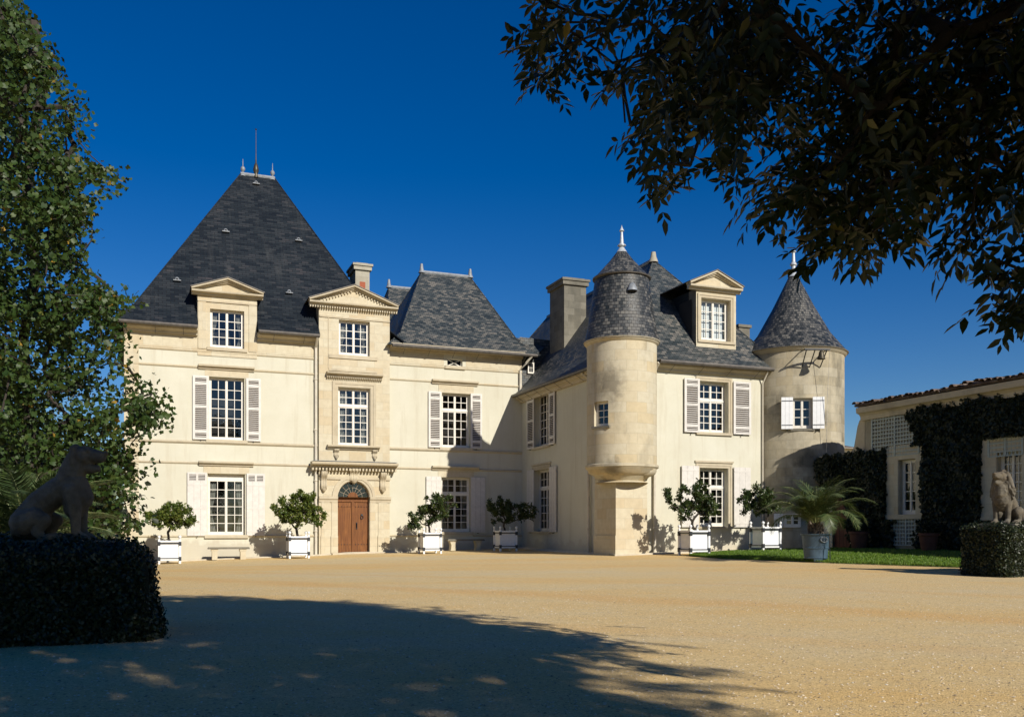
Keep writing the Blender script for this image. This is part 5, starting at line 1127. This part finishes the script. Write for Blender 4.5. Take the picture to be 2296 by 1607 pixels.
def lion(name, loc, ang, sc, label, mane, head_yaw, head_up, plinth):
    Lr = empty(name, loc, ang, label, 'statue', 'stone lions on the hedges')
    import bmesh
    bm = bmesh.new(); bmesh.ops.create_icosphere(bm, subdivisions=2, radius=1); bm.verts.ensure_lookup_table()
    BV = np.array([v.co[:] for v in bm.verts]); BF = np.array([[v.index for v in f.verts] for f in bm.faces]); bm.free(); VV, FF = [], []
    def ball(c, r, s=(1, 1, 1)): FF.append(BF + len(VV) * len(BV)); VV.append(BV * (np.array(s) * r) + np.array(tuple(c)))
    def chain(P):
        for (a, ra), (b_, rb) in zip(P, P[1:]):
            a, b_ = Vector(a), Vector(b_); n = max(2, int((b_ - a).length / (.35 * min(ra, rb))))
            for i in range(n + 1): t = i / n; ball(a.lerp(b_, t), ra + (rb - ra) * t)
    chain([((-.34, 0, .20), .175), ((-.20, 0, .40), .155), ((.0, 0, .56), .15), ((.12, 0, .63), .155)])
    chain([((.14, 0, .60), .17), ((.19, 0, .48), .165), ((.16, 0, .36), .12)]); ball((-.2, 0, .3), .12)
    for s in (-1, 1):
        chain([((-.31, .11 * s, .2), .145), ((-.2, .16 * s, .25), .115), ((-.1, .18 * s, .23), .08), ((-.17, .19 * s, .10), .055), ((-.1, .19 * s, .04), .045), ((.03, .19 * s, .042), .05)])
        for k in (-.03, 0, .03): ball((.07, .19 * s + k, .032), .025)
        chain([((.15, .1 * s, .55), .1), ((.19, .115 * s, .40), .078), ((.2, .115 * s, .24), .056), ((.205, .115 * s, .09), .05), ((.25, .115 * s, .05), .055), ((.28, .115 * s, .045), .05)])
        for k in (-.034, 0, .034): ball((.32, .115 * s + k, .035), .028)
    chain([((.1, 0, .66), .15), ((.15, 0, .79), .14), ((.18, 0, .87), .13)])
    hd = Matrix.Translation((.2, 0, .86)) @ Matrix.Rotation(head_yaw, 4, 'Z') @ Matrix.Rotation(-head_up, 4, 'Y') @ Matrix.Scale(1.12, 4)
    def H(x, y, z): return hd @ Vector((x, y, z))
    ball(H(.03, 0, .045), .128); ball(H(.06, 0, .085), .09)
    def hch(P): chain([(H(*a), r) for a, r in P])
    hch([((.08, 0, .06), .09), ((.15, 0, .055), .076), ((.2, 0, .05), .07)]); hch([((.08, .03, .05), .05), ((.21, .028, .03), .036)]); hch([((.08, -.03, .05), .05), ((.21, -.028, .03), .036)])
    ball(H(.255, 0, .08), .03, (1, 1.3, 1)); hch([((.05, 0, -.04), .08), ((.13, 0, -.065), .05), ((.17, 0, -.065), .042)])
    hch([((.1, 0, .115), .035), ((.2, 0, .09), .028)])
    for s in (-1, 1):
        ball(H(.105, .055 * s, .105), .03); ball(H(-.02, .095 * s, .125), .036); ball(H(.06, .07 * s, .03), .05)
    if mane:
        for i in range(90):                                     # locks of the mane, hanging from crown to shoulder
            a = rng.uniform(-2.7, 2.7); rr_ = .12 + .03 * rng.random(); x0_ = -.02 + .05 * rng.random()
            p0 = H(x0_, rr_ * math.sin(a) * .9, .04 + rr_ * math.cos(a)); ln_ = .2 + .16 * rng.random(); out_ = Vector((-.03, .10 * math.sin(a), 0))
            P_ = [(tuple(p0 + out_ * t + Vector((.012 * math.sin(6 * t + i), .012 * math.cos(5 * t + i), -ln_ * t))), .034 - .018 * t) for t in (0, .35, .7, 1)]
            chain(P_)
        for i in range(26):
            y_ = rng.uniform(-.1, .1); z_ = rng.uniform(.5, .74); chain([((.30 + .03 * rng.random() - abs(y_) * .3, y_, z_), .028), ((.31 - abs(y_) * .3, y_ * .8, z_ - .11), .012)])
        chain([((.24, 0, .72), .12), ((.26, 0, .58), .11), ((.24, 0, .46), .06)])
    else:
        for i in range(40):
            a = 2 * math.pi * i / 40; ball(H(-.02, .12 * math.sin(a), .03 + .125 * math.cos(a)), .032)
    chain([((-.46, 0, .1), .045), ((-.5, .12, .05), .04), ((-.38, .28, .045), .035), ((-.2, .33, .045), .035), ((-.1, .33, .05), .05)])
    me = bpy.data.meshes.new('body'); me.from_pydata(np.concatenate(VV).tolist(), [], np.concatenate(FF).tolist())
    tmp = bpy.data.objects.new('body', me); COL.objects.link(tmp)
    md = tmp.modifiers.new('r', 'REMESH'); md.mode = 'VOXEL'; md.voxel_size = .009
    ms = tmp.modifiers.new('s', 'SMOOTH'); ms.iterations = 2; ms.factor = .5
    dg = bpy.context.evaluated_depsgraph_get(); m2 = bpy.data.meshes.new_from_object(tmp.evaluated_get(dg)); bpy.data.objects.remove(tmp)
    m2.transform(Matrix.Scale(sc, 4)); m2.materials.clear(); m2.materials.append(M['lion']); m2.polygons.foreach_set('use_smooth', [True] * len(m2.polygons)); m2.name = 'body'
    bo = bpy.data.objects.new('body', m2); COL.objects.link(bo); bo.parent = Lr
    m = MB(); m.box(-.62 * sc, .48 * sc, -.34 * sc, .34 * sc, -plinth, .012, 'greystone'); m.build('plinth', Lr)
    return Lr
rb = pc + dvec * .72 + Vector((-ST, CT, 0)) * .6; lion('stone_lion', rb + Vector((0, 0, 1.13)), R(222), 1.08, 'maned stone lion seated with raised head above the hedge by the lawn', True, R(-12), R(12), .14)
lb = pl - dvec * .86 + Vector((-ST, CT, 0)) * .8; lion('stone_lion', lb + Vector((0, 0, .90)), R(8), .88, 'shaded smooth-headed stone lion in profile on the big dark hedge', False, R(-4), R(2), .12)

# ================================================================ TREES
PX_T = [(-200, -60), (60, -60), (62, 20), (95, 60), (135, 140), (150, 175), (200, 235), (205, 320), (165, 345), (220, 370), (292, 378), (290, 415), (235, 450), (215, 500), (225, 560), (190, 585), (245, 640), (315, 620), (330, 680), (262, 705), (288, 790), (330, 830), (378, 905), (370, 965), (305, 985), (330, 1060), (300, 1110), (325, 1175), (250, 1200), (190, 1215), (-200, 1215)]
LTb = Vector((-11.2, 21.5, -.1)); LT = empty('tulip_tree', LTb, 0, 'tall leafy tree with broad lobed leaves covering the château corner', 'tree')
P = PX_T; cl = []
while len(cl) < 560:
    px, py = rng.uniform(-220, 380), rng.uniform(-80, 1215)
    if not inpoly(np.array([px + 16]), np.array([py]), P)[0]: continue
    D = 21.5 + rng.uniform(-3.8, 2.6) * (1 - .6 * max(0, px) / 380); cl.append(((px - CX) / F * D, D, EYE + (HY - py) / F * D))
cl = np.array(cl) - np.array(LTb)
m = MB(); twigs(m, [(0, 0, -.3), (.1, 0, 2), (-.1, .1, 4), (.1, 0, 7), (0, 0, 10), (0, .1, 13)], [tuple(c) for c in cl], 'darkbark', .007, .44, bias=.03); m.build('trunk', LT)
n = 84; c = np.repeat(cl, n, 0) + rng.normal(size=(len(cl) * n, 3)) * [.27, .34, .2]; k = len(c)
# keep the outline of the crown
wc = c + np.array(LTb); ppx = CX + F * wc[:, 0] / wc[:, 1]; ppy = HY - F * (wc[:, 2] - EYE) / wc[:, 1]
jx = np.repeat(rng.normal(size=len(cl)) * 26 - 6, n); jx = np.where(ppx > 60, jx, 0)     # uneven boughs: some stop short, some reach out
dmax = inpoly(ppx - jx, ppy, P) & ~((np.sin(ppy * .031 + 1) * np.sin(ppx * .045 + ppy * .012) > .86) & (ppx > 40)) 
c = c[dmax]; k = len(c)
leaves('crown', c, rdir(k) + [.1, -.2, -.45], rdir(k) * 1.3 + np.array([.2, -.35, .6]), .085 + .06 * rng.random(k) ** 1.5, LOBE, 'tulip', LT)

OVER = [(1175, -60), (1168, 130), (1190, 195), (1245, 235), (1280, 190), (1330, 150), (1400, 205), (1440, 235), (1400, 270), (1395, 320), (1432, 350), (1410, 405), (1440, 428), (1490, 452), (1530, 400), (1580, 472), (1640, 420), (1680, 490), (1720, 535), (1765, 480), (1800, 583), (1860, 570), (1890, 605), (1940, 560), (2000, 572), (2050, 490), (2085, 540), (2150, 612), (2205, 530), (2172, 640), (2190, 700), (2210, 738), (2296, 720), (2420, 720), (2420, -60)]
SHADE = [(-700, 1318), (300, 1322), (480, 1333), (620, 1343), (760, 1348), (960, 1382), (905, 1395), (1130, 1405), (1330, 1440), (1220, 1455), (1330, 1476), (1400, 1480), (1540, 1518), (1625, 1558), (1590, 1600), (1560, 1800), (-700, 1800)]
def gpt(px, py): s = -EYE * F / (HY - py); return (s * (px - CX) / F, s)
SW = [gpt(*p) for p in SHADE]; SW[0] = (-9.5, 15.2); SW[-1] = (-9.5, 2.5); SW[-2] = (1.5, 2.5)
def lands(p): t = p[2] / SUN.z; return (p[0] - SUN.x * t, p[1] - SUN.y * t)
OTb = Vector((6.6, -3.2, 0)); OTR = empty('overhanging_tree', OTb, 0, 'walnut-leaved tree overhanging the forecourt with hanging dark branches', 'tree')
vis = []
while len(vis) < 370:
    px, py = rng.uniform(1165, 2400), rng.uniform(-60, 745)
    if math.sin(px * .021 + 1.3) * math.sin(py * .027 + px * .004) > .55: continue
    if not inpoly(np.array([px]), np.array([py + 22]), OVER)[0] or not inpoly(np.array([px]), np.array([py]), OVER)[0]: continue
    best = None
    for _ in range(14):
        D = rng.uniform(5.0, 8.2); p = ((px - CX) / F * D, D, EYE + (HY - py) / F * D); l = lands(p)
        if inpoly(np.array([l[0]]), np.array([l[1]]), SW)[0]: best = p; break
        if best is None or D < best[1]: best = p
    vis.append(best)
hid = []; tries = 0
while len(hid) < 1350 and tries < 60000:
    tries += 1
    gx, gy = rng.uniform(-9.5, 2.5), rng.uniform(2.4, 15.3)
    if not inpoly(np.array([gx + .55]), np.array([gy + .12]), SW)[0]: continue
    hole = math.sin(gx * 2.3 + gy * .6) * math.sin(gy * 1.7 - gx * .5)
    if hole > 1.0 - .75 * min(1, max(0, (gx / gy + .42) / .5)): continue
    z = rng.uniform(4.6, 10.5); t = z / SUN.z; p = (gx + SUN.x * t, gy + SUN.y * t, z)
    if p[1] > .8:
        qx, qy = CX + F * p[0] / p[1], HY - F * (z - EYE) / p[1]
        if qy > -150 and -150 < qx < 2440: continue
    hid.append(p)
while len(hid) < 2100:                                      # extra unseen crown behind and above, added to block sky light
    p = (rng.uniform(-11, 12), rng.uniform(-13, 0), rng.uniform(5, 11)); l = lands(p)
    if l[1] < 3.2 or inpoly(np.array([l[0]]), np.array([l[1]]), SW)[0]: hid.append(p)
for p in list(vis) + list(vis):                              # unseen boughs added nearer the sun to keep the hanging sprays in shade
    for _ in range(6):
        k_ = rng.uniform(1.5, 6.5); q = (p[0] + SUN.x * k_ + .25 * rng.normal(), p[1] + SUN.y * k_ + .25 * rng.normal(), p[2] + SUN.z * k_)
        if q[1] > .3 and -120 < CX + F * q[0] / q[1] < 2420 and HY - F * (q[2] - EYE) / q[1] > -120: continue
        l = lands(q)
        if inpoly(np.array([l[0] + .5]), np.array([l[1] + .15]), SW)[0]: hid.append(q); break
vis, hid = np.array(vis), np.array(hid)
m = MB(); rt = [(0, 0, -.3), (.1, 0, 1.5), (0, .2, 3.2), (-.4, .9, 4.6), (-.9, 2.2, 5.6)]
twigs(m, rt, [tuple(v - np.array(OTb)) for v in np.concatenate([vis[::2], hid[:1050:6]])], 'nearbark', .0065, .40, .09); m.build('trunk', OTR)
def pinnate(cl, per, spread, ls, rl, nl=5):
    C, A, Nn = [], [], []
    n = len(cl) * per; base = np.repeat(cl, per, 0) + rng.normal(size=(n, 3)) * spread
    dr = unit(rng.normal(size=(n, 3)) * [.8, .6, .35] + [-.25, .2, -.55]); nr = unit(np.cross(np.cross(dr, rng.normal(size=(n, 3)) * .5 + [0, -.3, 1]), dr)); sd = np.cross(nr, dr)
    for k in range(nl):
        t = (k + .6) / nl; cc = base + dr * rl * t + [0, 0, -1] * np.array([rl * .25 * t * t])[:, None]
        for sg in (-1, 1): C.append(cc); A.append(sd * sg * .85 + dr * (.55 + .2 * t) + rng.normal(size=(n, 3)) * .18 + [0, 0, -.3]); Nn.append(nr + rng.normal(size=(n, 3)) * .3)
    C.append(base + dr * rl * 1.02 + [0, 0, -rl * .25]); A.append(dr + [0, 0, -.25] + rng.normal(size=(n, 3)) * .1); Nn.append(nr)
    ids = np.concatenate([np.arange(n)] * len(C)); mid = base + dr * rl * .62 - [0, 0, rl * .1]
    return np.concatenate(C), np.concatenate(A), np.concatenate(Nn), ids, base, mid
c1 = pinnate(vis - np.array(OTb), 3, (.16, .22, .14), .09, .27); c2 = pinnate(hid - np.array(OTb), 5, (.28, .28, .22), .14, .36)
k1, k2 = len(c1[0]), len(c2[0])
lc, la, ln_, ls_ = np.concatenate([c1[0], c2[0]]), np.concatenate([c1[1], c2[1]]), np.concatenate([c1[2], c2[2]]), np.r_[.065 + .06 * rng.random(k1), .14 + .05 * rng.random(k2)]
def spot(p):
    q = p + np.array(OTb); y = np.maximum(q[:, 1], .05); u, v = CX + F * q[:, 0] / y, HY - F * (q[:, 2] - EYE) / y
    return u, v, (q[:, 1] > .05) & (u > -60) & (u < 2360) & (v > -60)
ok1 = np.ones(len(c1[4]), bool)
for q in (c1[4], c1[5]): u, v, sn = spot(q); ok1 &= ~sn | inpoly(u, v, OVER)
sn2 = spot(c2[0] + unit(c2[1]) * .12)[2] | spot(c2[0])[2]; keep = np.r_[ok1[c1[3]], ~sn2]
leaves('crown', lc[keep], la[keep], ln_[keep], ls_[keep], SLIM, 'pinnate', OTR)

def bush_tree(name, loc, h, r, label, mat, n, trunk_h, leafs=.16, squash=1.0):
    T = empty(name, loc, 0, label, 'tree', 'garden trees left of the château'); cs = []
    for i in range(34): u = rdir(1)[0] * rng.random() ** .4; cs.append((u[0] * r, u[1] * r, trunk_h + (h - trunk_h) * .5 * (1 + u[2])))
    cs = np.array(cs); m = MB(); twigs(m, [(0, 0, -.3), (.05, 0, trunk_h * .5), (0, .1, trunk_h)], [tuple(c) for c in cs], 'darkbark', .02, .5); m.build('trunk', T)
    per = n // 34; c = np.repeat(cs, per, 0) + rng.normal(size=(per * 34, 3)) * r * .24; k = len(c)
    leaves('crown', c, rdir(k), rdir(k) + np.array([.3, -.4, .8]), leafs * (.8 + .5 * rng.random(k)), LEAF, mat, T)
bush_tree('bright_tree', (-21, 38, -.2), 5.6, 3.4, 'sunlit yellow-green tree glimpsed behind the palm fronds', 'fargreen', 9000, 1.0)
bush_tree('evergreen_tree', (-17.5, 31, -.2), 4.4, 3.2, 'low dark evergreen filling the gap behind the shaded lion', 'ivy', 9000, .5)
bush_tree('evergreen_tree', (-27, 46, -.2), 9.5, 5, 'tall dark evergreen far behind the left garden', 'ivy', 9000, 1.5, .25)
bush_tree('evergreen_tree', (-12.5, 24, -.2), 2.6, 2.2, 'dense dark shrub beneath the tall lobed-leaf tree', 'ivy', 8000, .3)
# palm behind the left lion
bp = Vector((-7.5, 14.2, gz(-7.5, 14.2))); PB = empty('palm', bp, 0, 'shaded feathery palm standing behind the hedge and lion', 'palm')
m = MB(); m.lathe((0, 0), [(.22, -.1), (.2, .5), (.16, .95), (.08, 1.1)], 'bark', 12); m.build('trunk', PB)
sp = [(i * 2.39996, R(84 - 60 * i / 22), 1.5 + .3 * rng.random(), 1.3 + .3 * rng.normal() * .5) for i in range(22)]
palm(PB, (0, 0, .85), sp, 'palmdark', .5)
# boundary fence glimpsed left of the house
g0 = W(XA - .6, .6); GT = empty('metal_gate', (g0.x, g0.y, gz(g0.x, g0.y)), TH, 'green wire gate between the château corner and a stone gatepost', 'gate')
m = MB(); 
for x in np.arange(-.55, .02, .09): m.tube([(x, 0, .05), (x, 0, 1.7)], .01, 'greengate', 4)
M['greengate'] = plain('green_gate_paint', (.03, .07, .03), .5, .2, 6)
for z in (.1, .9, 1.7): m.tube([(-.58, 0, z), (.04, 0, z)], .018, 'greengate', 4)
m.build('bars', GT); m = MB(); m.box(.05, .2, -.08, .08, -.2, 2.7, 'greystone'); m.build('post', GT)
g1 = W(XA - 6, 1.2); SWL = empty('boundary_wall', (g1.x, g1.y, gz(g1.x, g1.y)), TH, 'low stone boundary wall with square pier left of the gate', 'garden wall')
m = MB(); m.box(-8, 4.6, 0, .35, -.4, 1.15, 'greystone'); m.box(-8, 4.6, -.05, .4, 1.1501, 1.24, 'greystone'); m.build('wall', SWL); m = MB(); m.box(4.6, 5.2, -.1, .5, -.4, 1.7, 'stone'); m.box(4.53, 5.27, -.17, .57, 1.7001, 1.82, 'stone'); m.build('pier', SWL)
